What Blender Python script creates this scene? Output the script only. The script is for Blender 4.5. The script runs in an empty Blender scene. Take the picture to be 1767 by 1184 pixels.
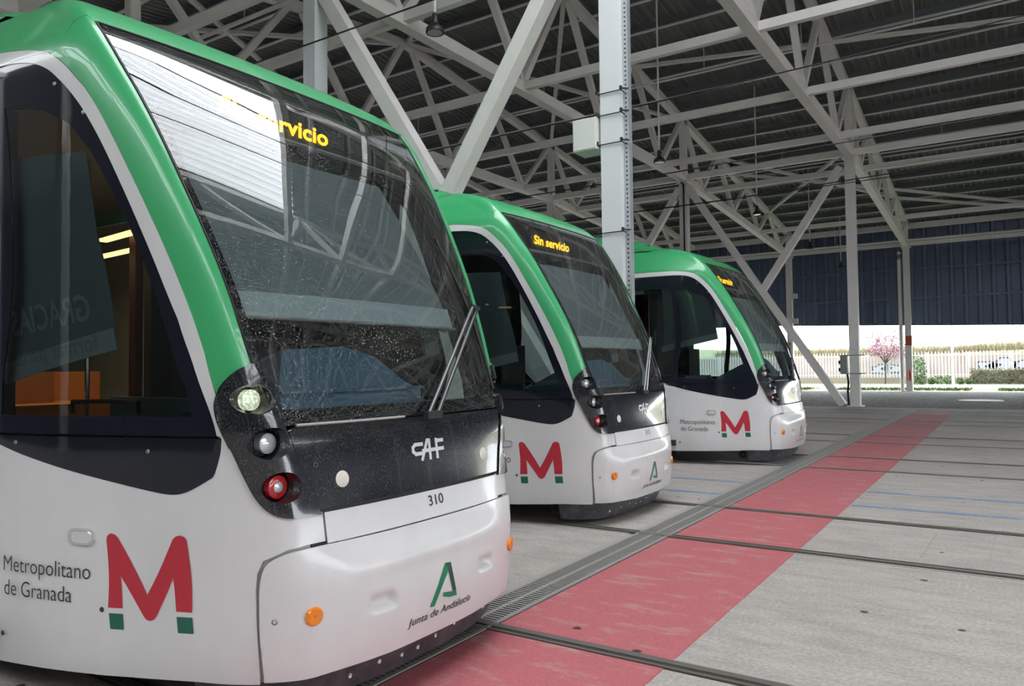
import bpy, bmesh, math, random, bisect
from mathutils import Vector, Matrix
from mathutils.geometry import delaunay_2d_cdt
random.seed(7)
SC = bpy.context.scene
COL = SC.collection
# ------------------------------------------------------------------ camera, sky, sun, exposure
YAW, PITCH, ROLL, CAMH, FPX = math.radians(33.34881), math.radians(1.89689), math.radians(-0.674402), 1.43755, 1307.99
def cam_axes():
    f = Vector((-math.sin(YAW)*math.cos(PITCH), math.cos(YAW)*math.cos(PITCH), math.sin(PITCH)))
    r = Vector((math.cos(YAW), math.sin(YAW), 0)); u = r.cross(f)
    return math.cos(ROLL)*r + math.sin(ROLL)*u, -math.sin(ROLL)*r + math.cos(ROLL)*u, f
cd = bpy.data.cameras.new('camera'); cam = bpy.data.objects.new('camera', cd); COL.objects.link(cam)
r_, u_, f_ = cam_axes()
M = Matrix((( r_.x, u_.x, -f_.x, 0), (r_.y, u_.y, -f_.y, 0), (r_.z, u_.z, -f_.z, CAMH), (0, 0, 0, 1)))
cam.matrix_world = M
cd.sensor_width = 36; cd.lens = 36*FPX/1767; cd.clip_start = .05; cd.clip_end = 500
SC.camera = cam
SKY, SUN, SUNEL, SUNAZ = 8.0, 7.0, 56, 20
w = bpy.data.worlds.new('world'); SC.world = w; w.use_nodes = True
bg = w.node_tree.nodes['Background']; bg.inputs[0].default_value = (.90, .955, 1, 1); bg.inputs[1].default_value = SKY
sl = bpy.data.lights.new('sun', 'SUN'); sl.energy = SUN; sl.angle = math.radians(3); sl.color = (1, .95, .88)
so = bpy.data.objects.new('sun', sl); COL.objects.link(so)
a = math.radians(SUNAZ); e = math.radians(SUNEL)   # direction towards the sun
sd = Vector((math.sin(a)*math.cos(e), math.cos(a)*math.cos(e), math.sin(e)))
so.rotation_euler = sd.to_track_quat('Z', 'Y').to_euler(); so.location = (0, -30, 40)
SC.view_settings.view_transform = 'Standard'; SC.view_settings.look = 'None'
SC.view_settings.exposure = 0.23; SC.view_settings.gamma = 1; SC.view_settings.use_curve_mapping = False
# ------------------------------------------------------------------ materials
def mat(name, col, rough=.5, metal=0, coat=0, emit=None, es=0, spec=.5):
    m = bpy.data.materials.new(name); m.use_nodes = True; b = m.node_tree.nodes['Principled BSDF']
    b.inputs['Base Color'].default_value = (*col, 1); b.inputs['Roughness'].default_value = rough; b.inputs['Metallic'].default_value = metal
    b.inputs['Coat Weight'].default_value = coat; b.inputs['Coat Roughness'].default_value = .03; b.inputs['Specular IOR Level'].default_value = spec
    if emit: b.inputs['Emission Color'].default_value = (*emit, 1); b.inputs['Emission Strength'].default_value = es
    return m
def nt(m): return m.node_tree.nodes, m.node_tree.links
def noise(m, scale, detail=4, rough=.6, vec=None, stretch=None):
    N, L = nt(m); n = N.new('ShaderNodeTexNoise'); n.inputs['Scale'].default_value = scale; n.inputs['Detail'].default_value = detail; n.inputs['Roughness'].default_value = rough
    tc = N.new('ShaderNodeTexCoord')
    if stretch:
        mp = N.new('ShaderNodeMapping'); mp.inputs['Scale'].default_value = stretch; L.new(tc.outputs['Object'], mp.inputs[0]); L.new(mp.outputs[0], n.inputs['Vector'])
    else: L.new(tc.outputs['Object'], n.inputs['Vector'])
    return n
def ramp(m, src, stops):
    N, L = nt(m); r = N.new('ShaderNodeValToRGB'); L.new(src, r.inputs[0]); el = r.color_ramp.elements
    while len(el) < len(stops): el.new(.5)
    for k, (p, c) in enumerate(stops): el[k].position = p; el[k].color = (*c, 1) if len(c) == 3 else c
    return r
def mixc(m, fac, a, b, mode='MIX'):
    N, L = nt(m); x = N.new('ShaderNodeMix'); x.data_type = 'RGBA'; x.blend_type = mode
    for s, v in ((x.inputs[0], fac), (x.inputs[6], a), (x.inputs[7], b)):
        if hasattr(v, 'links'): L.new(v, s)
        elif isinstance(v, (int, float)): s.default_value = v
        else: s.default_value = (*v, 1)
    return x.outputs[2]
def base(m, out): m.node_tree.links.new(out, m.node_tree.nodes['Principled BSDF'].inputs['Base Color'])
def bump(m, src, st, dist=.01):
    N, L = nt(m); b = N.new('ShaderNodeBump'); b.inputs['Strength'].default_value = st; b.inputs['Distance'].default_value = dist; L.new(src, b.inputs['Height']); L.new(b.outputs[0], N['Principled BSDF'].inputs['Normal'])
G = (0, 0, 0); W1 = (1, 1, 1)
m_white = mat('tram_white', (.70, .685, .675), .3, 0, .35)
n = noise(m_white, 3, 3, .6, stretch=(1, 1, .4)); base(m_white, ramp(m_white, n.outputs[0], [(.3, (.54, .53, .525)), (.65, (.59, .58, .575))]).outputs[0])
m_green = mat('tram_green', (.042, .335, .125), .3, 0, .45)
m_black = mat('gloss_black', (.012, .013, .016), .12, 0, .5)
n = noise(m_black, 170, 2, .7); n2 = noise(m_black, 14, 4, .7)
dr = ramp(m_black, n.outputs[0], [(.55, (.010, .011, .014)), (.66, (.12, .125, .135))])
base(m_black, mixc(m_black, ramp(m_black, n2.outputs[0], [(.35, G), (.7, W1)]).outputs[0], (.012, .013, .016), dr.outputs[0]))
m_blackg = mat('black_glazing', (.009, .011, .017), .05, 0, 0, spec=.35)
m_rubber = mat('rubber', (.012, .012, .013), .6)
m_dark = mat('dark_cavity', (.010, .010, .011), .7)
m_gasket = mat('gasket_grey', (.33, .32, .30), .5)
m_chrome = mat('chrome', (.75, .75, .76), .18, 1)
m_lens = mat('clear_lens', (.62, .64, .64), .12, .4, .6)
m_lamp_on = mat('headlamp_lit', (.45, .5, .40), .2, 0, 0, (.78, .95, .62), .55)
n = noise(m_lamp_on, 90, 1); m_lamp_on.node_tree.links.new(ramp(m_lamp_on, n.outputs[0], [(.42, (.30, .42, .20)), (.58, (1, 1, .85))]).outputs[0], m_lamp_on.node_tree.nodes['Principled BSDF'].inputs['Emission Color'])
m_red = mat('red_lens', (.42, .015, .02), .15, 0, .6)
m_orange = mat('amber_lens', (.75, .20, .01), .2, 0, .6)
m_orange_tex = noise(m_orange, 60, 2)
m_sensor = mat('pale_lens', (.62, .56, .50), .35, 0, .2)
m_logo_red = mat('logo_red', (.42, .02, .035), .4)
m_logo_green = mat('logo_green', (.008, .10, .065), .4)
m_jgreen = mat('emblem_green', (.005, .17, .075), .4)
m_jgreen2 = mat('emblem_dark_green', (.004, .06, .035), .4)
m_text = mat('lettering_black', (.02, .02, .022), .5)
m_caf = mat('lettering_silver', (.52, .53, .54), .35, .3)
m_skirt = mat('skirt_grey', (.045, .046, .052), .45)
n = noise(m_skirt, 9, 4, .7); base(m_skirt, ramp(m_skirt, n.outputs[0], [(.4, (.035, .036, .042)), (.75, (.10, .10, .11))]).outputs[0])
m_metal = mat('grey_metal', (.30, .30, .31), .4, .7)
m_shade = mat('shade_grey', (.21, .245, .26), .8)
m_shade2 = mat('shade_band', (.46, .52, .54), .7)
m_shadeletter = mat('shade_letter', (.36, .42, .45), .8)
m_lining = mat('pillar_lining', (.42, .48, .42), .6)
m_desk = mat('desk_blue', (.07, .15, .22), .5)
m_int = mat('interior_dark', (.025, .025, .028), .7)
m_intwall = mat('interior_wall', (.16, .15, .13), .6)
m_seat = mat('seat_tan', (.55, .22, .06), .6)
m_burg = mat('burgundy', (.10, .012, .015), .5)
m_led = mat('led_orange', (.02, .01, 0), .5, 0, 0, (1, .42, .01), 3.2)
m_strip = mat('ceiling_light_warm', (.9, .8, .5), .5, 0, 0, (1, .66, .24), 3.0)
def glassmat(name, tint, dust, rough=.0, duststops=((.60, G), (.70, W1))):
    m = bpy.data.materials.new(name); m.use_nodes = True; N, L = nt(m); N.clear()
    out = N.new('ShaderNodeOutputMaterial'); tr = N.new('ShaderNodeBsdfTransparent'); tr.inputs[0].default_value = (*tint, 1)
    gl = N.new('ShaderNodeBsdfGlossy'); gl.inputs['Roughness'].default_value = rough; gl.inputs[0].default_value = (1, 1, 1, 1)
    fr = N.new('ShaderNodeFresnel'); fr.inputs[0].default_value = 1.62
    mx = N.new('ShaderNodeMixShader'); L.new(fr.outputs[0], mx.inputs[0]); L.new(tr.outputs[0], mx.inputs[1]); L.new(gl.outputs[0], mx.inputs[2])
    df = N.new('ShaderNodeBsdfDiffuse'); df.inputs[0].default_value = (.75, .76, .74, 1)
    a = noise(m, 150, 1, .5); b = noise(m, 5, 3, .6); c = noise(m, 1.6, 2, .5)
    ra = ramp(m, a.outputs[0], list(duststops)); rb = ramp(m, b.outputs[0], [(.3, (.25,)*3), (.75, W1)])
    mul = N.new('ShaderNodeMath'); mul.operation = 'MULTIPLY'; L.new(ra.outputs[0], mul.inputs[0]); L.new(rb.outputs[0], mul.inputs[1])
    rc = ramp(m, c.outputs[0], [(.3, G), (.8, (.04,)*3)])
    ad = N.new('ShaderNodeMath'); ad.operation = 'ADD'; L.new(mul.outputs[0], ad.inputs[0]); L.new(rc.outputs[0], ad.inputs[1])
    m2 = N.new('ShaderNodeMath'); m2.operation = 'MULTIPLY'; m2.inputs[1].default_value = dust; L.new(ad.outputs[0], m2.inputs[0])
    mx2 = N.new('ShaderNodeMixShader'); L.new(m2.outputs[0], mx2.inputs[0]); L.new(mx.outputs[0], mx2.inputs[1]); L.new(df.outputs[0], mx2.inputs[2]); L.new(mx2.outputs[0], out.inputs[0])
    return m
m_ws = glassmat('windshield_glass', (.72, .78, .77), .42)
m_side = glassmat('side_glass', (.55, .64, .63), .03)
m_steel = mat('painted_steel', (.47, .455, .43), .45)
n = noise(m_steel, 1.5, 4, .6); base(m_steel, ramp(m_steel, n.outputs[0], [(.3, (.72, .69, .655)), (.7, (.80, .77, .735))]).outputs[0])
m_column = mat('painted_column', (.62, .63, .64), .4)
m_purlin = mat('purlin_flange_lit', (.78, .78, .76), .4)  # paler than the web: light caught by the lower flange put into its colour
m_pweb_shaded = mat('purlin_web_shaded', (.15, .17, .18), .5)  # same steel as the flange, its shade put into the darker colour
m_deck = mat('roof_deck', (.24, .25, .24), .5, .1)
m_tray = mat('cable_tray', (.42, .45, .47), .35, .5)
m_cable = mat('cable_black', (.01, .01, .01), .5)
m_whitebox = mat('cabinet_white', (.62, .62, .58), .5)
m_wall = mat('navy_cladding', (.105, .135, .21), .35, .1)
m_backwall = mat('rear_wall', (.03, .034, .036), .7)
m_lampblack = mat('lamp_black', (.02, .02, .02), .4)
# ground
m_floor = mat('concrete', (.4, .38, .35), .8)
N, L = nt(m_floor)
n1 = noise(m_floor, .35, 5, .6); n2 = noise(m_floor, 45, 4, .75); n3 = noise(m_floor, 2.2, 6, .7, stretch=(1, 3.2, 1))
c = ramp(m_floor, n1.outputs[0], [(.3, (.325, .29, .265)), (.7, (.41, .37, .34))]).outputs[0]
c = mixc(m_floor, .75, c, ramp(m_floor, n2.outputs[0], [(.3, (.55,)*3), (.7, (1.25,)*3)]).outputs[0], 'MULTIPLY')
c = mixc(m_floor, .45, c, ramp(m_floor, n3.outputs[0], [(.35, (.62,)*3), (.62, (1.15,)*3)]).outputs[0], 'MULTIPLY')
vo = N.new('ShaderNodeTexVoronoi'); vo.inputs['Scale'].default_value = 2.6; tc = N.new('ShaderNodeTexCoord'); L.new(tc.outputs['Object'], vo.inputs['Vector'])
pit = noise(m_floor, 30, 3); pm = N.new('ShaderNodeMath'); pm.operation = 'MULTIPLY_ADD'; pm.inputs[1].default_value = .05; L.new(pit.outputs[0], pm.inputs[0]); L.new(vo.outputs['Distance'], pm.inputs[2])
c = mixc(m_floor, ramp(m_floor, pm.outputs[0], [(.082, W1), (.095, G)]).outputs[0], c, (.045, .035, .03))
base(m_floor, c); bump(m_floor, n2.outputs[0], .25, .004)
def paint(name, c1, c2, under, lo=.31, hi=.47):
    m = mat(name, c1, .7)
    a = noise(m, 3, 6, .7, stretch=(1, 2.5, 1)); b = noise(m, 60, 3, .7)
    c = mixc(m, ramp(m, b.outputs[0], [(.35, G), (.65, W1)]).outputs[0], c1, c2)
    c = mixc(m, ramp(m, a.outputs[0], [(lo, W1), (hi, G)]).outputs[0], c, under); N, L = nt(m); vo = N.new('ShaderNodeTexVoronoi'); vo.inputs['Scale'].default_value = 2.1; tc = N.new('ShaderNodeTexCoord'); L.new(tc.outputs['Object'], vo.inputs['Vector'])
    pm = N.new('ShaderNodeMath'); pm.operation = 'MULTIPLY_ADD'; pm.inputs[1].default_value = .06; L.new(b.outputs[0], pm.inputs[0]); L.new(vo.outputs['Distance'], pm.inputs[2])
    c = mixc(m, ramp(m, pm.outputs[0], [(.075, W1), (.085, G)]).outputs[0], c, (.03, .02, .02))
    base(m, c); return m
m_redpaint = paint('red_paint', (.42, .11, .122), (.34, .085, .095), (.38, .23, .215))
m_bluepaint = paint('blue_paint', (.13, .21, .34), (.16, .24, .36), (.36, .34, .31), .34, .5)
m_railsteel = mat('rail_steel', (.20, .185, .165), .4, .6)
m_railrust = mat('rail_rust', (.045, .036, .030), .8)
m_grate = mat('grate_iron', (.25, .24, .225), .6, .1)
m_edge = mat('edge_concrete', (.30, .28, .25), .85)
m_gravel = mat('cobbles', (.2, .19, .18), .9)
N, L = nt(m_gravel); v = N.new('ShaderNodeTexVoronoi'); v.inputs['Scale'].default_value = 7; tc = N.new('ShaderNodeTexCoord'); L.new(tc.outputs['Object'], v.inputs['Vector'])
base(m_gravel, ramp(m_gravel, v.outputs['Distance'], [(.1, (.26, .245, .225)), (.6, (.09, .085, .08))]).outputs[0]); bump(m_gravel, v.outputs['Distance'], .8, -.03)
m_grass = mat('grass', (.22, .34, .09), .9)
n = noise(m_grass, 2.5, 5, .7); base(m_grass, ramp(m_grass, n.outputs[0], [(.35, (.085, .09, .05)), (.55, (.05, .10, .02))]).outputs[0])
m_road = mat('pale_road', (.24, .225, .21), .9)
m_dryland = mat('dry_bank', (.35, .30, .2), .9)
n = noise(m_dryland, 1.2, 5, .7); base(m_dryland, ramp(m_dryland, n.outputs[0], [(.35, (.16, .125, .07)), (.6, (.09, .12, .04))]).outputs[0])
m_fence = mat('fence_white', (.42, .42, .42), .5)
m_plinth = mat('plinth_tan', (.20, .165, .125), .8)
m_pinkwall = mat('pink_wall', (.52, .40, .36), .85)
n = noise(m_pinkwall, .5, 4, .6); base(m_pinkwall, ramp(m_pinkwall, n.outputs[0], [(.35, (.19, .14, .12)), (.65, (.27, .22, .19))]).outputs[0])
m_graf = mat('graffiti_black', (.03, .03, .04), .8)
m_graf2 = mat('graffiti_silver', (.22, .235, .26), .6)
m_blossom = mat('blossom_pink', (.30, .17, .20), .8)
m_bark = mat('bark', (.06, .045, .035), .9)
m_leaf = mat('leaf_green', (.055, .10, .03), .8)
m_verge = mat('verge_green', (.085, .15, .03), .9)
m_hedge = mat('hedge_olive', (.10, .092, .055), .9)
m_drygrass = mat('dry_grass_blades', (.15, .125, .07), .9)
m_signred = mat('sign_red', (.5, .09, .04), .5)
m_transl = bpy.data.materials.new('translucent_roof'); m_transl.use_nodes = True
N, L = nt(m_transl); N.clear(); o_ = N.new('ShaderNodeOutputMaterial'); t_ = N.new('ShaderNodeBsdfTranslucent'); t_.inputs[0].default_value = (.92, .93, .95, 1); L.new(t_.outputs[0], o_.inputs[0])
# ------------------------------------------------------------------ helpers
def link(o, parent=None):
    COL.objects.link(o)
    if parent is not None: o.parent = parent
    return o
def tag(o, label=None, cat=None, group=None, kind=None):
    if label: o['label'] = label
    if cat: o['category'] = cat
    if group: o['group'] = group
    if kind: o['kind'] = kind
    return o
def empty(name, loc=(0, 0, 0), rz=0, parent=None):
    o = bpy.data.objects.new(name, None); o.location = loc; o.rotation_euler = (0, 0, rz); o.empty_display_size = .2
    return link(o, parent)
def copy_tree(o, parent=None):
    c = o.copy(); link(c); c.parent = parent
    for ch in list(o.children): copy_tree(ch, c)
    return c
class MB:
    def __init__(s): s.v = []; s.f = []; s.mi = []; s.cur = 0
    def add(s, vs, fs):
        b = len(s.v); s.v += [tuple(p) for p in vs]; s.f += [tuple(b+i for i in f) for f in fs]; s.mi += [s.cur]*len(fs); return s
    def box(s, c, d, rz=0, M=None):
        hx, hy, hz = d[0]/2, d[1]/2, d[2]/2; vs = []
        for z in (-hz, hz):
            for x, y in ((-hx, -hy), (hx, -hy), (hx, hy), (-hx, hy)):
                if rz: x, y = x*math.cos(rz)-y*math.sin(rz), x*math.sin(rz)+y*math.cos(rz)
                vs.append((c[0]+x, c[1]+y, c[2]+z))
        return s.add(vs, [(3, 2, 1, 0), (4, 5, 6, 7), (0, 1, 5, 4), (1, 2, 6, 5), (2, 3, 7, 6), (3, 0, 4, 7)])
    def beam(s, p, q, a, b=None, up=(0, 0, 1)):
        b = b or a; p, q = Vector(p), Vector(q); d = (q-p).normalized(); upv = Vector(up)
        if abs(d.dot(upv)) > .98: upv = Vector((1, 0, 0))
        sx = d.cross(upv).normalized()*a/2; sz = sx.cross(d).normalized()*b/2
        vs = [p-sx-sz, p+sx-sz, p+sx+sz, p-sx+sz, q-sx-sz, q+sx-sz, q+sx+sz, q-sx+sz]
        return s.add(vs, [(0, 1, 2, 3), (7, 6, 5, 4), (0, 4, 5, 1), (1, 5, 6, 2), (2, 6, 7, 3), (3, 7, 4, 0)])
    def hbeam(s, p, q, a, b, t=.02, up=(0, 0, 1)):   # rolled H section, web and two flanges
        p, q = Vector(p), Vector(q); d = (q-p).normalized(); upv = Vector(up)
        if abs(d.dot(upv)) > .98: upv = Vector((1, 0, 0))
        sx = d.cross(upv).normalized(); sz = sx.cross(d).normalized()
        for k in (-1, 1): s.beam(p+sz*k*(b/2-t/2), q+sz*k*(b/2-t/2), a, t, sz)
        return s.beam(p, q, t, b-2*t, sz)
    def tube(s, pts, r, n=8, cap=True):
        pts = [Vector(p) for p in pts]; base_ = len(s.v); k = len(pts)
        rr = r if isinstance(r, (list, tuple)) else [r]*k
        for i, p in enumerate(pts):
            d = (pts[min(i+1, k-1)]-pts[max(i-1, 0)]).normalized()
            u = d.cross(Vector((0, 0, 1)));  u = u.normalized() if u.length > .05 else Vector((1, 0, 0)); v = u.cross(d).normalized()
            for j in range(n):
                t = 2*math.pi*j/n; s.v.append(tuple(p+(u*math.cos(t)+v*math.sin(t))*rr[i]))
        for i in range(k-1):
            for j in range(n):
                a0 = base_+i*n+j; a1 = base_+i*n+(j+1) % n; s.f.append((a0, a0+n, a1+n, a1)); s.mi.append(s.cur)
        if cap:
            s.f.append(tuple(base_+j for j in range(n))); s.f.append(tuple(base_+(k-1)*n+j for j in reversed(range(n)))); s.mi += [s.cur]*2
        return s
    def lathe(s, o, ax, prof, n=24):   # prof: (distance along ax, radius)
        o = Vector(o); ax = Vector(ax).normalized(); u = ax.cross(Vector((0, 0, 1)));  u = u.normalized() if u.length > .05 else Vector((1, 0, 0)); v = ax.cross(u)
        b = len(s.v)
        for h, r in prof:
            for j in range(n):
                t = 2*math.pi*j/n; s.v.append(tuple(o+ax*h+(u*math.cos(t)+v*math.sin(t))*r))
        for i in range(len(prof)-1):
            for j in range(n):
                a0 = b+i*n+j; a1 = b+i*n+(j+1) % n; s.f.append((a0, a1, a1+n, a0+n)); s.mi.append(s.cur)
        return s
    def build(s, name, mt, parent=None, smooth=False):
        me = bpy.data.meshes.new(name); me.from_pydata(s.v, [], s.f); 
        for m_ in (mt if isinstance(mt, (list, tuple)) else [mt]): me.materials.append(m_)
        if isinstance(mt, (list, tuple)): me.polygons.foreach_set('material_index', s.mi)
        bm = bmesh.new(); bm.from_mesh(me); bmesh.ops.recalc_face_normals(bm, faces=bm.faces); bm.to_mesh(me); bm.free()
        if smooth:
            me.polygons.foreach_set('use_smooth', [True]*len(me.polygons))
            try: me.set_sharp_from_angle(angle=math.radians(40))
            except Exception: pass
        me.update(); return link(bpy.data.objects.new(name, me), parent)
def pchip(tab):
    xs=[a for a,b in tab]; ys=[b for a,b in tab]; n=len(xs)
    h=[xs[i+1]-xs[i] for i in range(n-1)]; d=[(ys[i+1]-ys[i])/h[i] for i in range(n-1)]
    m=[0.0]*n
    for i in range(1,n-1):
        if d[i-1]*d[i]>0:
            w1=2*h[i]+h[i-1]; w2=h[i]+2*h[i-1]; m[i]=(w1+w2)/(w1/d[i-1]+w2/d[i])
    m[0]=d[0]; m[-1]=d[-1]
    def f(x):
        if x<=xs[0]: return ys[0]+m[0]*(x-xs[0])*0
        if x>=xs[-1]: return ys[-1]
        i=bisect.bisect_right(xs,x)-1; t=(x-xs[i])/h[i]; t2=t*t; t3=t2*t
        return (2*t3-3*t2+1)*ys[i]+(t3-2*t2+t)*h[i]*m[i]+(-2*t3+3*t2)*ys[i+1]+(t3-t2)*h[i]*m[i+1]
    return f
def cspline(tab):
    x=[a for a,b in tab]; y=[b for a,b in tab]; n=len(x); h=[x[i+1]-x[i] for i in range(n-1)]
    a=[0.0]*n; b=[1.0]*n; c=[0.0]*n; d=[0.0]*n
    for i in range(1,n-1):
        a[i]=h[i-1]; b[i]=2*(h[i-1]+h[i]); c[i]=h[i]; d[i]=6*((y[i+1]-y[i])/h[i]-(y[i]-y[i-1])/h[i-1])
    for i in range(1,n):
        w=a[i]/b[i-1]; b[i]-=w*c[i-1]; d[i]-=w*d[i-1]
    m=[0.0]*n; m[-1]=d[-1]/b[-1]
    for i in range(n-2,-1,-1): m[i]=(d[i]-c[i]*m[i+1])/b[i]
    def f(v):
        v=min(max(v,x[0]),x[-1]); i=min(max(bisect.bisect_right(x,v)-1,0),n-2); t=x[i+1]-v; s=v-x[i]
        return (m[i]*t**3+m[i+1]*s**3)/(6*h[i])+(y[i]/h[i]-m[i]*h[i]/6)*t+(y[i+1]/h[i]-m[i+1]*h[i]/6)*s
    return f
# tram nose profile tables (metres, tram frame: +x forward, z up from the rail head)
PC=cspline([(.15,.02),(.2,.035),(.25,.052),(.35,.072),(.48,.08),(.6,.07),(.72,.04),(.85,.01),(1.0,-.014),(1.2,-.042),(1.46,-.105),(1.8,-.215),(2.2,-.405),(2.5,-.575),(2.7,-.712),(2.95,-.915),(3.05,-1.02),(3.12,-1.12),(3.2,-1.32),(3.26,-1.62),(3.30,-2.1)])
DD=pchip([(.2,.06),(.48,.08),(.75,.05),(.9,.04),(1.2,.05),(1.46,.082),(2.2,.083),(2.7,.068),(2.95,.05),(3.3,.05)])
YE=pchip([(.2,.66),(.48,.69),(.75,.70),(1.0,.72),(1.2,.77),(1.46,.828),(1.8,.874),(2.2,.928),(2.6,.982),(2.95,1.025),(3.05,1.0),(3.12,.96),(3.2,.9),(3.3,.75)])
SS=pchip([(.2,.26),(1.2,.225),(2.2,.175),(2.9,.16),(3.3,.3)])
WW=cspline([(-12,1.325),(-8,1.325),(-5,1.325),(-3.6,1.322),(-2.2,1.285),(-1.6,1.235),(-1.07,1.149),(-.75,1.061),(-.45,.972),(-.26,.905),(-.1,.812),(0.02,.71)])
INS=pchip([(.15,.045),(.2,.03),(.3,.008),(.42,0),(2.72,0),(2.8,.004),(2.87,.018),(2.963,.07),(3.03,.115),(3.12,.18),(3.2,.27),(3.26,.4),(3.30,.6)])
def keys(z):
    pc,d,ye,s=PC(z),DD(z),YE(z),SS(z); xe=pc-d; xs=xe-s; ws=WW(xs)-INS(z)
    ts=(WW(xs+.01)-WW(xs-.01))/.02
    a=(-2.5*d/ye,1.0); la=math.hypot(*a); b=(-1.0,-ts); lb=math.hypot(*b); L=math.hypot(xe-xs,ws-ye)
    h=.30*L
    p1=(xe+a[0]/la*h,ye+a[1]/la*h); p2=(xs-b[0]/lb*h,ws-b[1]/lb*h)
    return pc,d,ye,xe,xs,ws,p1,p2
def hull(u,z):
    s=1 if u>=0 else -1; u=abs(u); pc,d,ye,xe,xs,ws,p1,p2=keys(z)
    if u<=1: x=pc-d*u**2.5; y=u*ye
    elif u<=2:
        t=u-1; q=1-t
        x=q**3*xe+3*q*q*t*p1[0]+3*q*t*t*p2[0]+t**3*xs; y=q**3*ye+3*q*q*t*p1[1]+3*q*t*t*p2[1]+t**3*ws
    else:
        x=xs-(u-2); y=WW(x)-INS(z)
    if s>0 and z>1.3: y*=1-.035*min(1,(z-1.3)/.4)
    return (x,s*y,z)
def u_side(x,z,s=-1):
    pc,d,ye,xe,xs,ws,p1,p2=keys(z)
    if x<=xs: return s*(2+xs-x)
    if x>=xe: return s*min(1,max(0,(pc-x)/d))**.4
    lo,hi=1.,2.
    for _ in range(30):
        m=(lo+hi)/2
        if hull(m,z)[0]>x: lo=m
        else: hi=m
    return s*lo
def u_front(y,z):
    s=1 if y>=0 else -1; y=abs(y)
    if s>0 and z>1.3: y/=1-.035*min(1,(z-1.3)/.4)
    pc,d,ye,xe,xs,ws,p1,p2=keys(z)
    if y<=ye: return s*y/ye
    if y>=ws:
        lo,hi=2.,11.
    else: lo,hi=1.,2.
    for _ in range(30):
        m=(lo+hi)/2
        if hull(m,z)[1]<y: lo=m
        else: hi=m
    return s*lo
def half(x,z):
    pc=PC(z)
    if x>=pc: return -(x-pc)
    return abs(hull(u_side(x,z,1),z)[1])
# ------------------------------------------------------------------ tram body patches cut out of one smooth hull
def hn(u, z):
    e = 2e-3; z = min(max(z, .16), 3.29)
    a = Vector(hull(u+e, z))-Vector(hull(u-e, z)); b = Vector(hull(u, z+e))-Vector(hull(u, z-e))
    n = a.cross(b)
    if n.length < 1e-12: return Vector((1, 0, 0))
    return n.normalized()
def hp(u, z, off=0.0): return Vector(hull(u, z))+hn(u, z)*off
def S(x, z): return (u_side(x, z, -1), z)
def Fp(y, z): return (u_front(y, z), z)
def mir(L): return [(-u, z) for u, z in reversed(L)]
def dens(L, du=.08, dz=.05, closed=True):
    out = []
    for i, p in enumerate(L):
        q = L[(i+1) % len(L)]
        if not closed and i == len(L)-1: out.append(p); break
        k = max(1, int(math.ceil(max(min(abs(q[0]-p[0])/du, 40), abs(q[1]-p[1])/dz))))
        out += [(p[0]+(q[0]-p[0])*j/k, p[1]+(q[1]-p[1])*j/k) for j in range(k)]
    return out
def inpoly(x, y, P):
    c = False; j = len(P)-1
    for i in range(len(P)):
        xi, yi = P[i]; xj, yj = P[j]
        if (yi > y) != (yj > y) and x < (xj-xi)*(y-yi)/(yj-yi)+xi: c = not c
        j = i
    return c
def smooth(L, k=4):   # open Catmull-Rom through the points
    out = []; n_ = len(L)
    for i in range(n_-1):
        p0, p1_, p2_, p3_ = L[max(i-1, 0)], L[i], L[i+1], L[min(i+2, n_-1)]
        for j in range(k):
            t = j/k; out.append(tuple(.5*((2*p1_[d])+(-p0[d]+p2_[d])*t+(2*p0[d]-5*p1_[d]+4*p2_[d]-p3_[d])*t*t+(-p0[d]+3*p1_[d]-3*p2_[d]+p3_[d])*t**3) for d in (0, 1)))
    return out+[tuple(L[-1])]
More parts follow.
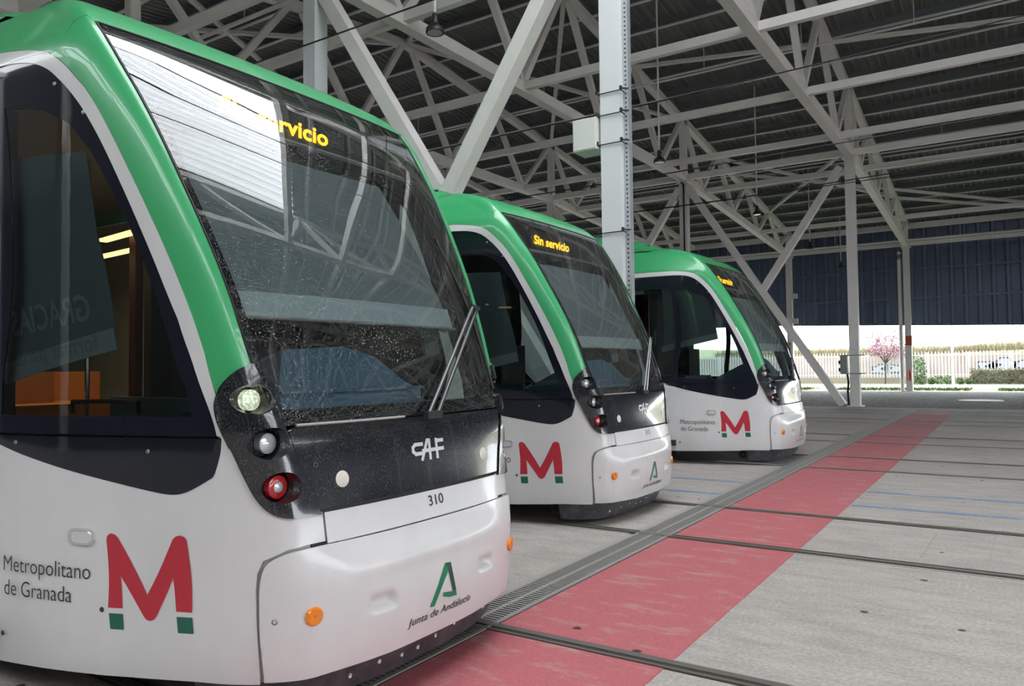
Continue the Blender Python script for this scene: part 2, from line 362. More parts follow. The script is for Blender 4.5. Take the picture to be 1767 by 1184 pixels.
def patch(name, outer, mt, parent, off=0., du=.09, dz=.06, thick=.02, holes=(), disp=None, rimholes=None):
    outer = dens(outer, du, dz); holes = [dens(h, .05, .03) for h in holes]
    us = [p[0] for p in outer]; zs = [p[1] for p in outer]
    pts = list(outer); edges = [(i, (i+1) % len(outer)) for i in range(len(outer))]; loops = [list(range(len(outer)))]
    for h in holes:
        b = len(pts); pts += h; edges += [(b+i, b+(i+1) % len(h)) for i in range(len(h))]; loops.append([b+i for i in range(len(h))])
    bd = list(pts)
    def near(u, z): return any(abs(u-a) < du*.35 and abs(z-b) < dz*.35 for a, b in bd)
    u = math.floor(min(us)/du)*du
    gu = []
    while u < max(us): gu.append(u); u += du if abs(u) < 3.2 else .5
    gz = [math.floor(min(zs)/dz)*dz+k*dz for k in range(int((max(zs)-min(zs))/dz)+3)]
    for a in gu:
        for b in gz:
            if inpoly(a, b, outer) and not any(inpoly(a, b, h) for h in holes) and not near(a, b): pts.append((a, b))
    r = delaunay_2d_cdt([Vector(p) for p in pts], edges, [], 0, 1e-6)
    V2 = [(v.x, v.y) for v in r[0]]; tris = []
    for t in r[2]:
        cx = sum(V2[i][0] for i in t)/3; cz = sum(V2[i][1] for i in t)/3
        if inpoly(cx, cz, outer) and not any(inpoly(cx, cz, h) for h in holes): tris.append(t)
    V = []; NN = []
    for (a, b) in V2:
        n_ = hn(a, b); d = off+(disp(a, b) if disp else 0); V.append(Vector(hull(a, b))+n_*d); NN.append(n_)
    F = []
    for t in tris:
        f = (V[t[1]]-V[t[0]]).cross(V[t[2]]-V[t[0]])
        F.append(tuple(t) if f.dot(NN[t[0]]) > 0 else (t[0], t[2], t[1]))
    # rim
    ec = {}
    for t in F:
        for i in range(3):
            k = (t[i], t[(i+1) % 3]); ec[k] = 1
    nb = len(V); rm = {}
    if thick:
        for (a, b) in list(ec):
            if (b, a) not in ec:
                for k in (a, b):
                    if k not in rm:
                        rm[k] = (len(V), len(V)+1); V.append(V[k].copy()); V.append(V[k]-NN[k]*thick)
                (a0, a1), (b0, b1) = rm[a], rm[b]; F.append((b0, a0, a1, b1))
    me = bpy.data.meshes.new(name); me.from_pydata([tuple(v) for v in V], [], F); me.materials.append(mt)
    nf = len(tris); me.polygons.foreach_set('use_smooth', [i < nf for i in range(len(me.polygons))])
    if not disp:
        me.normals_split_custom_set_from_vertices([tuple(NN[i]) if i < nb else (0, 0, 0) for i in range(len(V))])
    me.update(); return link(bpy.data.objects.new(name, me), parent)
def textverts(body, size, bold=0., xs=1., shear=0., align='LEFT', spacing=1.):
    cu = bpy.data.curves.new('t', 'FONT'); cu.body = body; cu.size = size; cu.offset = bold; cu.shear = shear; cu.align_x = align; cu.space_character = spacing; cu.resolution_u = 4
    ob = bpy.data.objects.new('t', cu); COL.objects.link(ob); bpy.context.view_layer.update()
    me = bpy.data.meshes.new_from_object(ob); vs = [(v.co.x*xs, v.co.y) for v in me.vertices]; fs = [tuple(p.vertices) for p in me.polygons]
    bpy.data.objects.remove(ob); bpy.data.curves.remove(cu); bpy.data.meshes.remove(me); return vs, fs
def decal(name, vs, fs, fn, mt, parent, lbl=None):
    me = bpy.data.meshes.new(name); me.from_pydata([tuple(fn(a, b)) for a, b in vs], [], fs); me.materials.append(mt); me.update()
    return tag(link(bpy.data.objects.new(name, me), parent), lbl)
def strokes(L, w_):   # thick 2-D polylines -> quads
    vs = []; fs = []
    for pl in L:
        for (x0, y0), (x1, y1) in zip(pl[:-1], pl[1:]):
            d = math.hypot(x1-x0, y1-y0); nx, ny = -(y1-y0)/d*w_/2, (x1-x0)/d*w_/2; ex, ey = (x1-x0)/d*w_*.35, (y1-y0)/d*w_*.35
            b = len(vs); vs += [(x0-ex+nx, y0-ey+ny), (x0-ex-nx, y0-ey-ny), (x1+ex-nx, y1+ey-ny), (x1+ex+nx, y1+ey+ny)]; fs.append((b, b+1, b+2, b+3))
    return vs, fs
def onF(off): return lambda y, z: hp(u_front(y, z), z, off)
def onS(off): return lambda x, z: hp(u_side(x, z, -1), z, off)
BIN = [(-.279, 1.188), (-.325, 1.329), (-.376, 1.464), (-.43, 1.602), (-.49, 1.741), (-.554, 1.883), (-.623, 2.027), (-.696, 2.174), (-.767, 2.311), (-.839, 2.439), (-.908, 2.544), (-.975, 2.625), (-1.034, 2.683), (-1.09, 2.728), (-1.17, 2.765), (-1.273, 2.785), (-1.40, 2.792), (-3.6, 2.792)]
BOUT = [(-.235, 1.19), (-.262, 1.28), (-.292, 1.373), (-.331, 1.509), (-.379, 1.646), (-.438, 1.785), (-.504, 1.927), (-.577, 2.071), (-.654, 2.218), (-.735, 2.368), (-.816, 2.509), (-.898, 2.628), (-.975, 2.711), (-1.035, 2.764), (-1.09, 2.799), (-1.171, 2.824), (-1.274, 2.842), (-1.40, 2.856), (-3.6, 2.86)]
WLOW = [(-.262, 1.178), (-.267, 1.12), (-.283, 1.06), (-.346, .998), (-.414, .966), (-.475, .957), (-.565, .967), (-.751, .999), (-.967, 1.04), (-1.222, 1.097), (-1.40, 1.145), (-1.40, 1.178)]
POD = [(-.186, -.817, 1.466), (-.215, -.876, 1.437), (-.257, -.907, 1.384), (-.278, -.92, 1.332), (-.282, -.922, 1.294), (-.268, -.916, 1.233), (-.231, -.899, 1.15), (-.217, -.892, 1.128), (-.179, -.868, 1.03), (-.14, -.843, .945), (-.099, -.811, .893), (-.056, -.763, .868), (-.032, -.696, .863), (-.022, -.629, .863)]
def podpoly():
    L = [(u_side(x, z, -1) if i < 11 else u_front(y, z), z) for i, (x, y, z) in enumerate(POD)]
    return smooth(L[:-1], 4)+L[-1:]+[Fp(-.700, 1.05), Fp(-.752, 1.215), Fp(-.79, 1.34)]
XR = -9.0
def build_tram(num, glass_lit, shade_dz):
    root = empty('tram')
    P = lambda *a_, **k_: patch(*a_, **k_)
    for sd_ in (0, 1):
        mm = (lambda L: L) if sd_ == 0 else mir
        bin_ = smooth([S(*p) for p in BIN[:-1]], 3)+[S(*BIN[-1])]; bout = smooth([S(*p) for p in BOUT[:-1]], 3)+[S(*BOUT[-1])]; wl = smooth([S(*p) for p in WLOW[:-1]], 4)+[S(*WLOW[-1])]
        # lower white side with the corner returning to the front
        hat = [(-.146, .235), (-.138, .30), (-.140, .5), (-.141, .60), (-.137, .66), (-.118, .71)]
        front = [Fp(-.766, .748), Fp(-.70, .757), Fp(-.615, .758), Fp(-.615, .87)]
        body = [S(*p) for p in hat]+front+[Fp(-.70, .885), Fp(-.77, .903), S(-.122, .945), S(-.165, 1.03), S(-.203, 1.128), S(-.242, 1.184), bin_[0]]+[(u, z) for u, z in wl[:-1]]+[S(-1.7, 1.24), S(-2.3, 1.33), S(-3.4, 1.36), S(-3.6, 1.36), S(-3.6, 2.86), S(XR, 2.86), S(XR, .215), S(-1.4, .20), S(-.8, .214), S(-.38, .235)]
        P('side_body', mm(body), m_white, root, thick=.03)
        P('window_band', mm(bout+bin_[::-1]), m_white, root, off=.003, du=.05, dz=.04)
        # glazing: frit border with clear pane
        gz = bin_+[S(-3.6, 1.184)]
        clear = [S(-.385, 1.262), S(-.41, 1.37), S(-.49, 1.57), S(-.57, 1.80), S(-.66, 2.0), S(-.76, 2.19), S(-.86, 2.35), S(-.97, 2.48), S(-1.12, 2.56), S(-1.36, 2.60), S(-1.36, 1.262)] 
        clear2 = [S(-1.44, 1.262), S(-1.44, 2.60), S(-2.25, 2.60), S(-2.25, 1.5), S(-2.0, 1.262)]
        sw = P('side_window', mm(clear), m_side, root, off=-.002, thick=0, dz=.08)
        P('pane', mm(clear2), m_side, sw, off=-.002, thick=0, dz=.08)
        P('window_frit', mm(gz), m_blackg, sw, off=0, thick=.008, holes=[mm(clear), mm(clear2)], dz=.08)
        P('lower_black_panel', mm(wl[:-1]+[S(-1.40, 1.176)]), m_blackg, root, off=.002, dz=.05)
        P('door_black_panel', mm([S(-1.41, 1.178), S(-1.41, 1.148), S(-1.55, 1.178)]), m_blackg, root, off=.002)
        P('joint_backing', mm([S(-.27, 1.15), S(-.27, 1.20), S(-3.5, 1.20), S(-3.5, 1.15)]), m_rubber, root, off=-.02, thick=0)
        # green A pillar
        we = -1.0 if sd_ == 0 else -.935
        ws = [(we, z) for z in (2.955, 2.8, 2.6, 2.4, 2.2, 2.0, 1.8, 1.6, 1.46, 1.40)]
        seam = [S(-1.082, 2.796), S(-1.03, 2.88)]
        pil = ws[::-1]+[(-1.12, 2.985), (-1.5, 2.95)]+seam[::-1]+[S(x, z+.004) for x, z in BOUT[13:1:-1]]+[S(-.27, 1.33), (-1.3, 1.40)]
        P('pillar', mm(pil), m_green, root, off=0, du=.06, dz=.04)
        # light pod
        hs = []
        pp = podpoly(); lamps = [(-.832, 1.325, .058), (-.800, 1.156, .060), (-.768, .985, .060)]
        for yc, zc, rr in lamps:
            hs.append([Fp(yc+rr*.98*math.cos(t), zc+rr*math.sin(t)) for t in [2*math.pi*k/28 for k in range(28)]])
        pod = P('light_pod', mm(pp), m_black, root, off=.018, thick=.05, holes=[mm(h) for h in hs], du=.05, dz=.04)
        s_ = 1 if sd_ == 0 else -1
        for k, (yc, zc, rr) in enumerate(lamps):
            yc *= s_; ex = hp(u_front(yc, zc), zc, .018).x
            mb = MB(); xb = ex-.075
            # bowl wall follows the slanted opening
            n_ = 28; vs = []
            for j in range(n_):
                t = 2*math.pi*j/n_; y, z = yc+rr*.98*math.cos(t), zc+rr*math.sin(t); q = hp(u_front(y, z), z, .017); vs.append((q.x, q.y, q.z))
            vs += [(xb, yc+rr*.80*math.cos(2*math.pi*j/n_), zc+rr*.80*math.sin(2*math.pi*j/n_)) for j in range(n_)]; vs.append((xb, yc, zc))
            mb.add(vs, [(j, (j+1) % n_, n_+(j+1) % n_, n_+j) for j in range(n_)]+[(n_+j, n_+(j+1) % n_, 2*n_) for j in range(n_)])
            bw = mb.build('lamp_bowl', m_black, pod, True)
            lr = .037 if k == 0 else .034
            lm = m_lamp_on if (k == 0 and glass_lit) else m_lens
            MB().lathe((xb+.002, yc, zc), (1, 0, 0), [(0, lr+.004), (.03, lr+.004), (.032, lr), (.040, lr*.7), (.043, .001)] if k < 2 else [(0, .022), (.030, .022), (.036, .014), (.038, .001)]).build('lamp_lens', lm if k < 2 else m_lens, bw, True)
            if k == 2: MB().lathe((xb+.002, yc, zc), (1, 0, 0), [(0, .046), (.026, .046), (.030, .040), (.030, .023), (0, .022)]).build('red_ring', m_red, bw, True)
            if k == 1: MB().lathe((xb+.002, yc, zc), (1, 0, 0), [(0, .040), (.034, .040), (.034, .035)]).build('lens_ring', m_metal, bw, True)
        q = Fp(-.690*1, .487); q = (q[0]*s_, q[1]); p0 = hp(q[0], q[1], .010); nn = hn(*q)
        MB().lathe(p0, nn, [(0, .036), (.012, .036), (.017, .030), (.017, .006), (.010, .001)]).build('side_marker', m_orange, root, True)
        q = Fp(-.80, .482); q = (q[0]*s_, q[1]); MB().lathe(hp(q[0], q[1], .008), hn(*q), [(0, .012), (.006, .012), (.008, .009), (.003, .006), (.003, .001)]).build('bolt', m_metal, root, True)
        q = Fp(-.63, 1.058); q = (q[0]*s_, q[1]); MB().lathe(hp(q[0], q[1], .004), hn(*q), [(0, .013), (.005, .013), (.006, .009), (.002, .007), (.002, .001)]).build('bolt', m_metal, root, True)
        q = Fp(-.506, .988); q = (q[0]*s_, q[1]); c0 = hp(q[0], q[1], .002); nn = hn(*q)
        sn = MB().lathe(c0, nn, [(0, .050), (.004, .050), (.005, .046), (-.001, .043)]).build('sensor_ring', m_blackg, root, True)
        MB().lathe(c0, nn, [(0, .036), (.007, .036), (.010, .031), (.011, .001)]).build('sensor_lens', m_sensor, sn, True)
        # black block and pale filler in the gap above the hatch
        P('gap_block', mm([Fp(-.675, .722), Fp(-.675, .762), Fp(-.55, .755), Fp(-.55, .722)]), m_dark, root, off=-.004, thick=.01)
        # handle, rivets
    onf = onF(.004); ons = onS(.0035)
    P('front_white_panel', [Fp(-.608, .748), Fp(.608, .748), Fp(.608, .868), Fp(-.608, .868)], m_white, root, off=.004, thick=.02)
    P('gap_filler', [Fp(-.74, .70), Fp(.74, .70), Fp(.74, .76), Fp(-.74, .76)], m_gasket, root, off=-.022, thick=0)
    P('shadow_strip', [Fp(-.632, .862), Fp(.632, .862), Fp(.64, .895), Fp(-.64, .895)], m_rubber, root, off=-.004, thick=.01)
    P('front_black_panel', [Fp(-.630, .885), Fp(.630, .885), Fp(.698, 1.06), Fp(.735, 1.19), Fp(.715, 1.212), Fp(-.715, 1.212), Fp(-.735, 1.19), Fp(-.698, 1.06)], m_black, root, off=.010, thick=.025)
    P('front_backing', [Fp(-.78, .76), Fp(.78, .76), Fp(.78, 1.23), Fp(-.78, 1.23)], m_rubber, root, off=-.085, thick=0)
    MB().tube([hp(u_front(y, 1.219), 1.219, .010) for y in [-.70+.05*k for k in range(13)]], .006, 6).build('trim_strip', m_gasket, root, True)
    # bumper hatch with pressed ledge and two hand holds
    def dsp(u, z):
        y = hull(u, z)[1]; d = 0.0
        for yc in (-.362, .385):
            a_ = max(0, min(1, (.072-abs(y-yc))/.018)); b_ = max(0, min(1, (.034-abs(z-.466))/.016))
            a_ = a_*a_*(3-2*a_); b_ = b_*b_*(3-2*b_); d -= .032*a_*b_
        e_ = max(0, 1-((y-.03)/.56)**2)
        zz = .575+.012*e_
        t = (z-zz)/.03; d += .016*e_**.6*.8*(1/(1+math.exp(-t*2.2)))*max(0, min(1, (.70-z)/.07))
        return d
    hl = [(-.128, .25), (-.126, .4), (-.127, .52), (-.126, .60), (-.118, .66), (-.10, .703)]
    hc = smooth([S(*p) for p in hl]+[Fp(-.775, .731), Fp(-.72, .742), Fp(-.60, .7445)], 3)
    hatch = hc+[Fp(-.3, .742), Fp(.3, .742)]+mir(hc)+[Fp(.6, .245), Fp(.3, .235), Fp(-.3, .235), Fp(-.6, .245)]
    P('bumper_hatch', hatch, m_white, root, off=.012, thick=.03, disp=dsp, du=.025, dz=.016)
    P('body_seam', [S(-.150, .235), S(-.148, .6), S(-.142, .67), S(-.118, .715), Fp(-.766, .752), Fp(-.70, .762), Fp(-.6, .764), Fp(-.6, .72), S(-.09, .69), S(-.11, .6), S(-.11, .24)], m_gasket, root, off=-.014, thick=0)
    P('body_seam', mir([S(-.150, .235), S(-.148, .6), S(-.142, .67), S(-.118, .715), Fp(-.766, .752), Fp(-.70, .762), Fp(-.6, .764), Fp(-.6, .72), S(-.09, .69), S(-.11, .6), S(-.11, .24)]), m_gasket, root, off=-.014, thick=0)
    # windshield
    zt = 2.945
    wsp = P('windshield', [(-.985, 1.222), (.985, 1.222), (.97, 1.40), (.935, 1.5), (.932, zt), (-.985, zt)], m_ws, root, off=.0, thick=0, dz=.08, du=.1)
    P('glass_border', [(-.99, 1.222), (.99, 1.222), (.975, 1.40), (.94, 1.5), (.938, 2.0), (.936, zt+.008), (-.99, zt+.008)], m_black, wsp, off=-.004, thick=0, dz=.08,
      holes=[[(-.94, 1.285), (.90, 1.285), (.885, 2.0), (.885, 2.90), (-.96, 2.90), (-.955, 2.0)]])
    for s_ in (-1, 1):
        MB().tube([hp(-.995 if s_ < 0 else .940, z, .003) for z in [1.45+.1*k for k in range(16)]], .004, 5).build('glass_seal', m_rubber, wsp, True)
    MB().tube([hp(u, zt+.010, .001) for u in [-.99+.0875*k for k in range(23)]], .0045, 5).build('glass_seal', m_rubber, wsp, True)
    # roof cowl
    L0 = [(-1.0, 2.958), (-1.12, 2.988), (-1.5, 2.953)]+[S(-1.03, 2.884), S(-1.082, 2.799)]+[S(x, z+.004) for x, z in BOUT[15:]]+[S(XR, 2.864), (u_side(XR, 3.295, -1), 3.295)]
    R0 = mir([(-.936, 2.958)]+L0[1:])
    P('roof_cowl', L0+[(-2.0, 3.298), (2.0, 3.298)]+R0+[(.5, 2.958), (-.5, 2.958)], m_green, root, off=0, thick=.02, du=.12, dz=.04)
    rt = [tuple(hp(u, 3.29)) for u in [-8.3, -5, -3, -2.5, -2, -1.5, -1, -.5, 0, .5, 1, 1.5, 2, 2.5, 3, 5, 8.3]]
    MB().add(rt, [tuple(range(len(rt)))]).build('roof_top', m_green, root)
    fv = []
    prof = [(-1.75, 3.27), (-2.05, 3.40), (-2.5, 3.53), (-3.0, 3.60), (XR, 3.60), (XR, 3.25)]
    for yy, k_ in ((-.98, 1), (-.70, 0), (.70, 0), (.98, 1)): fv += [(x-(.12 if k_ else 0), yy, z-(.16*min(1, (z-3.2)/.3) if k_ else 0)) for x, z in prof]
    n6 = len(prof); ff = [(i+k*n6, i+1+k*n6, i+1+(k+1)*n6, i+(k+1)*n6) for k in range(3) for i in range(n6-1)]+[tuple(range(n6)), tuple(range(3*n6, 4*n6))]
    MB().add(fv, ff).build('roof_equipment_cover', m_green, root)
    MB().tube([(-1.95, -.75, 3.35), (-2.4, -.98, 3.30), (-2.9, -1.0, 3.29)], .014, 6).build('cable', m_rubber, root, True)
    # rear bulkhead, floor, underframe, skirt, bogie
    MB().box((XR-.02, 0, 1.75), (.04, 2.62, 3.0)).build('end_wall', m_rubber, root)
    MB().box((-5.2, 0, .32), (7.6, 2.5, .08)).box((-1.0, 0, .36), (.9, 1.7, .06)).build('floor', m_int, root)
    MB().box((-5.5, 0, 2.93), (6.9, 2.2, .04)).build('ceiling_lining', m_intwall, root)
    MB().box((-5.2, 0, .22), (7.4, 1.9, .2)).box((-3.4, 0, .16), (3.0, 2.2, .12)).build('underframe', m_rubber, root)
    for xw in (-1.75, -3.55):
        for yw in (-.72, .72):
            MB().lathe((xw, yw-.06, .29), (0, 1, 0), [(0, .05), (0, .27), (.02, .29), (.10, .29), (.12, .27), (.12, .05)], 28).build('wheel', m_railrust, root, True)
    MB().lathe((-.55, -.78, .15), (0, 1, 0), [(0, .01), (0, .055), (.05, .06), (.06, .03), (.10, .03)]).build('sand_nozzle', m_railrust, root, True)
    sk = [(-.46, -.86), (-.42, -.87), (-.30, -.83), (-.16, -.71), (-.10, -.50), (-.07, -.2), (-.07, .2), (-.10, .50), (-.16, .71), (-.30, .83), (-.42, .87), (-.46, .86)]
    top = [(-.46, -.90), (-.40, -.91), (-.22, -.84), (-.08, -.72), (-.02, -.5), (.02, -.2), (.02, .2), (-.02, .5), (-.08, .72), (-.22, .84), (-.40, .91), (-.46, .90)]
    mb = MB(); k = len(sk)
    mb.add([(x, y, .085) for x, y in sk]+[(x, y, .262) for x, y in top]+[(x-.02, y*.97, .085) for x, y in sk], [(i, i+1, k+i+1, k+i) for i in range(k-1)]+[(i, i+1, 2*k+i+1, 2*k+i) for i in range(k-1)])
    skt = mb.build('skirt', m_skirt, root, True)
    for y, z in ((-.62, .15), (-.44, .16), (-.28, .17), (-.16, .21), (-.13, .15), (-.03, .21), (-.02, .15), (.10, .17), (.24, .19), (.38, .20), (.52, .19)):
        x = -.07-.12*abs(y)**2.2+(z-.085)*.5
        MB().lathe((x, y, z), (1, 0, -.3), [(0, .011), (.006, .011), (.008, .006), (.003, .001)], 10).build('bolt', m_lens, skt, True)
    # logo M and squares, near side and far side
    Mp = [(-.772, .768), (-.768, .782), (-.753, .793), (-.731, .789), (-.716, .776), (-.580, .560), (-.466, .783), (-.453, .795), (-.434, .800), (-.414, .795), (-.403, .780), (-.380, .507), (-.449, .506), (-.463, .634), (-.538, .478), (-.550, .465), (-.566, .460), (-.582, .463), (-.594, .474), (-.703, .626), (-.694, .499), (-.762, .497)]
    lg = P('logo_letter', [S(*p) for p in Mp], m_logo_red, root, off=.0025, thick=.0, du=.05, dz=.05); tag(lg, 'red letter M painted on the white side')
    for q in ([(-.758, .475), (-.692, .477), (-.687, .415), (-.751, .413)], [(-.447, .486), (-.379, .488), (-.373, .427), (-.441, .424)]):
        tag(P('logo_square', [S(*p) for p in q], m_logo_green, root, off=.0025, thick=0), 'dark green square under the red letter')
    vs, fs = textverts('Metropolitano', .094, -.0006, .83); vs2, fs2 = textverts('de Granada', .094, -.0006, .83)
    decal('lettering', vs, fs, lambda a_, b_: ons(-1.333+a_*.485/max(v[0] for v in vs), .602+b_), m_text, root)
    decal('lettering', vs2, fs2, lambda a_, b_: ons(-1.325+a_*.385/max(v[0] for v in vs2), .502+b_), m_text, root)
    # handle lamp and rivet holes on the near side
    oval = [(-.89+.062*math.copysign(abs(math.cos(t))**.6, math.cos(t)), .773+.034*math.copysign(abs(math.sin(t))**.6, math.sin(t))) for t in [2*math.pi*k/24 for k in range(24)]]
    hd = P('door_handle', [S(*p) for p in oval], m_chrome, root, off=.012, thick=.02, du=.02, dz=.02)
    P('grip', [S(-.89+(x+.89)*.75+.006, .773+(z-.773)*.7) for x, z in oval], m_lens, hd, off=.016, thick=.006, du=.02, dz=.02)
    for x, z in ((-.793, .486), (-1.339, .334)):
        q = S(x, z); MB().lathe(hp(q[0], q[1], .001), hn(*q), [(0, .011), (.003, .009), (.001, .001)], 12).build('rivet', m_text, root, True)
    for x, z in ((-1.26, 1.147), (-.58, 1.124), (-1.05, 2.66), (-.90, 2.52)):
        q = S(x, z); MB().lathe(hp(q[0], q[1], .002), hn(*q), [(0, .009), (.004, .007), (.005, .001)], 12).build('rivet', m_metal, root, True)
    # front marks
    cafs = [[(.058, .040), (.018, .040), (.004, .030), (.004, .014), (.018, .003), (.060, .003)],
            [(.052, -.022), (.088, .052), (.100, .052), (.100, -.022)], [(.060, .012), (.182, .012)], [(.142, -.022), (.142, .052)], [(.142, .046), (.182, .046)]]
    vs, fs = strokes(cafs, .0145)
    decal('maker_lettering', vs, fs, lambda a_, b_: hp(u_front(-.075+a_*1.25, 1.04+b_*1.15), 1.04+b_*1.15, .0125), m_caf, root, 'silver maker lettering on the black front panel')
    if not num: vs, fs, mx_ = [], [], 1
    else: pass
    vs, fs = textverts(num or '.', .066, .0006, .80); mx_ = max(v[0] for v in vs)
    if num: decal('fleet_number', vs, fs, lambda a_, b_: onF(.006)(-.003+a_*.115/mx_, .801+b_), m_text, root)
    A1 = [(-.078, .368), (-.046, .365), (.052, .505), (.030, .541)]; A2 = [(.030, .541), (.072, .536), (.112, .405), (.088, .399), (.052, .505)]; A3 = [(.018, .411), (.088, .400), (.112, .405), (.120, .374), (.064, .378), (.012, .394)]
    dj = .016
    for pl, mt_ in ((A1, m_jgreen), (A2, m_jgreen2), (A3, m_jgreen)): decal('emblem', pl, [tuple(range(len(pl)))], lambda a_, b_: hp(u_front(a_, b_), b_, dj), mt_, root, 'green emblem on the bumper hatch')
    vs, fs = textverts('Junta de Andalucía', .058, .0002, .85, .18); mx_ = max(v[0] for v in vs)
    decal('lettering', vs, fs, lambda a_, b_: hp(u_front(-.212+a_*.455/mx_, .318+b_*.82), .318+b_*.82, dj-.001), m_text, root)
    vs, fs = textverts(num+'E', .05, .001, .85)
    if num == '310': decal('lettering', vs, fs, lambda a_, b_: hp(u_front(.44+a_, 1.362+b_), 1.362+b_, -.008), m_text, root)
    # wiper
    def wp(y, z, o_=.03): return hp(u_front(y, z), z, o_)
    piv = [wp(.035, 1.215, .045), wp(.10, 1.212, .045)]; jt = [wp(.655, 1.76, .055), wp(.705, 1.755, .055)]
    wr = MB().beam(piv[0], jt[0], .016, .014).beam(piv[1], jt[1], .016, .014).beam(wp(.645, 1.765, .055), wp(.72, 1.757, .055), .03, .02).build('wiper', m_rubber, root)
    for k_ in (0, 1): MB().beam(piv[k_]+Vector((.006, -.004, .0)), jt[k_]+Vector((.006, -.004, 0)), .006, .016).build('wiper_rail', m_metal, wr)
    MB().box(piv[0].lerp(piv[1], .5), (.03, .11, .035)).build('wiper_pivot', m_rubber, wr)
    MB().tube([wp(y, z, .018) for y, z in ((.60, 2.17), (.63, 2.0), (.66, 1.85), (.69, 1.7), (.72, 1.5), (.725, 1.32))], [.006, .010, .012, .012, .010, .006], 6).build('wiper_blade', m_rubber, wr, True)
    MB().tube([wp(.69, 1.76, .05), wp(.62, 1.80, .06), wp(.60, 1.86, .05), wp(.64, 1.90, .03)], .004, 5).build('washer_hose', m_rubber, wr, True)
    P('pillar_lining', [(.391, 1.288), (.674, 1.279), (.693, 1.391), (.65, 1.652), (.632, 1.825), (.614, 1.94), (.63, 2.2), (.63, 2.40), (.60, 2.43), (.49, 2.29), (.477, 2.08), (.529, 1.93), (.539, 1.79), (.534, 1.65), (.538, 1.433)], m_lining, root, off=-.075, thick=0)
    # interior: header, LED box, camera dome, shades, console, seat, partition, poles
    hd = MB(); 
    for i in range(12):
        pass
    hv = []
    for z, dx in ((2.60, .10), (2.625, .12), (2.64, None), (2.93, None)):
        for k_ in range(9):
            y = -.92+.23*k_; hv.append((PC(z)-DD(z)*abs(y)**2-dx if dx else -1.07, y*(.98 if z > 2.7 else 1), z))
    hd.add(hv, [(r*9+c_, r*9+c_+1, (r+1)*9+c_+1, (r+1)*9+c_) for r in range(3) for c_ in range(8)]); hdr = hd.build('header_panel', m_int, root)
    MB().tube([(PC(2.60)-DD(2.6)*abs(y)**2-.09, y, 2.60) for y in (-.9, -.6, -.3, 0, .3, .6, .9)], .012, 6).build('header_rail', m_gasket, hdr, True)
    MB().box((-1.03, -.01, 2.79), (.05, .86, .19)).build('display_housing', m_lampblack, root)
    vs, fs = textverts('Sin servicio', .125, .0035, .86, 0, 'LEFT', 1.02); mx_ = max(v[0] for v in vs)
    decal('display_text', vs, fs, lambda a_, b_: Vector((-.995, -.385+a_*.735/mx_, 2.745+b_)), m_led, root, 'glowing orange display lettering')
    mb = MB(); ns = 11
    for o_ in (-.050, -.056):
        for k_ in range(ns):
            for z in (1.78, 1.95, 2.12, 2.3, 2.48):
                t = -.86+(1.40-.17*(z-1.67)/.8)*k_/(ns-1); q = hp(u_front(t*(1+.0*(z-1.7)), z), z, o_); mb.v.append(tuple(q))
    mb.f = [(o_+k_*5+j, o_+k_*5+j+1, o_+(k_+1)*5+j+1, o_+(k_+1)*5+j) for o_ in (0, ns*5) for k_ in range(ns-1) for j in range(4)]; mb.mi = [0]*len(mb.f)
    shd = mb.build('windshield_shade', m_shade, root, True)
    mb = MB()
    for z in (1.672, 1.78):
        for k_ in range(ns): mb.v.append(tuple(hp(u_front(-.86+1.41*k_/(ns-1), z), z, -.046)))
    mb.f = [(k_, k_+1, ns+k_+1, ns+k_) for k_ in range(ns-1)]; mb.mi = [0]*len(mb.f); mb.build('shade_band', m_shade2, shd, True)
    MB().tube([hp(u_front(-.87+1.44*k_/10, 1.67), 1.67, -.044) for k_ in range(11)], .007, 6).build('shade_bar', m_gasket, shd, True)
    MB().lathe((-.755, -.022, 2.60), (0, 0, -1), [(0, .055), (.015, .055), (.03, .045), (.045, .02), (.048, .001)]).build('dome_camera', m_metal, root, True)
    for s_ in (-1, 1):
        q4 = [(-1.60, 1.352), (-.78, 1.535), (-.89, 2.03), (-.95, 2.38), (-1.60, 2.40)] if s_ < 0 else [(-1.60, 1.352), (-.80, 1.535), (-.93, 2.03), (-1.02, 2.38), (-1.60, 2.40)]
        L = [S(x, z+shade_dz) for x, z in q4]; L = L if s_ < 0 else mir(L)
        if s_ > 0 and not num: continue
        ssh = P('side_shade', L, m_shade, root, off=-.06, thick=.003, du=.1)
        B_ = [S(-1.60, 1.352+shade_dz), S(-.78, 1.535+shade_dz), S(-.80, 1.625+shade_dz), S(-1.60, 1.445+shade_dz)]
        P('shade_band', B_ if s_ < 0 else mir(B_), m_shade2, ssh, off=-.057, thick=0)
        if num == '310' and s_ < 0:
            v1, f1 = textverts('GRACIAS', .155, .003, 1.); v2, f2 = textverts('formar parte', .115, .002, 1.)
            for vs, fs, z0, wd, sl_, ht in ((v1, f1, 1.665, .485, .126, 1.0), (v2, f2, 1.535, .49, .13, .85)):
                mx_ = max(v[0] for v in vs)
                def mapf(a_, b_):
                    x = -.885-a_*wd/mx_; return hp(u_side(x, 1.6, -1), z0+b_*ht+(x+.885)*sl_, -.055)
                decal('shade_lettering', vs, fs, mapf, m_shadeletter, ssh, 'mirrored pale lettering on the grey shade')
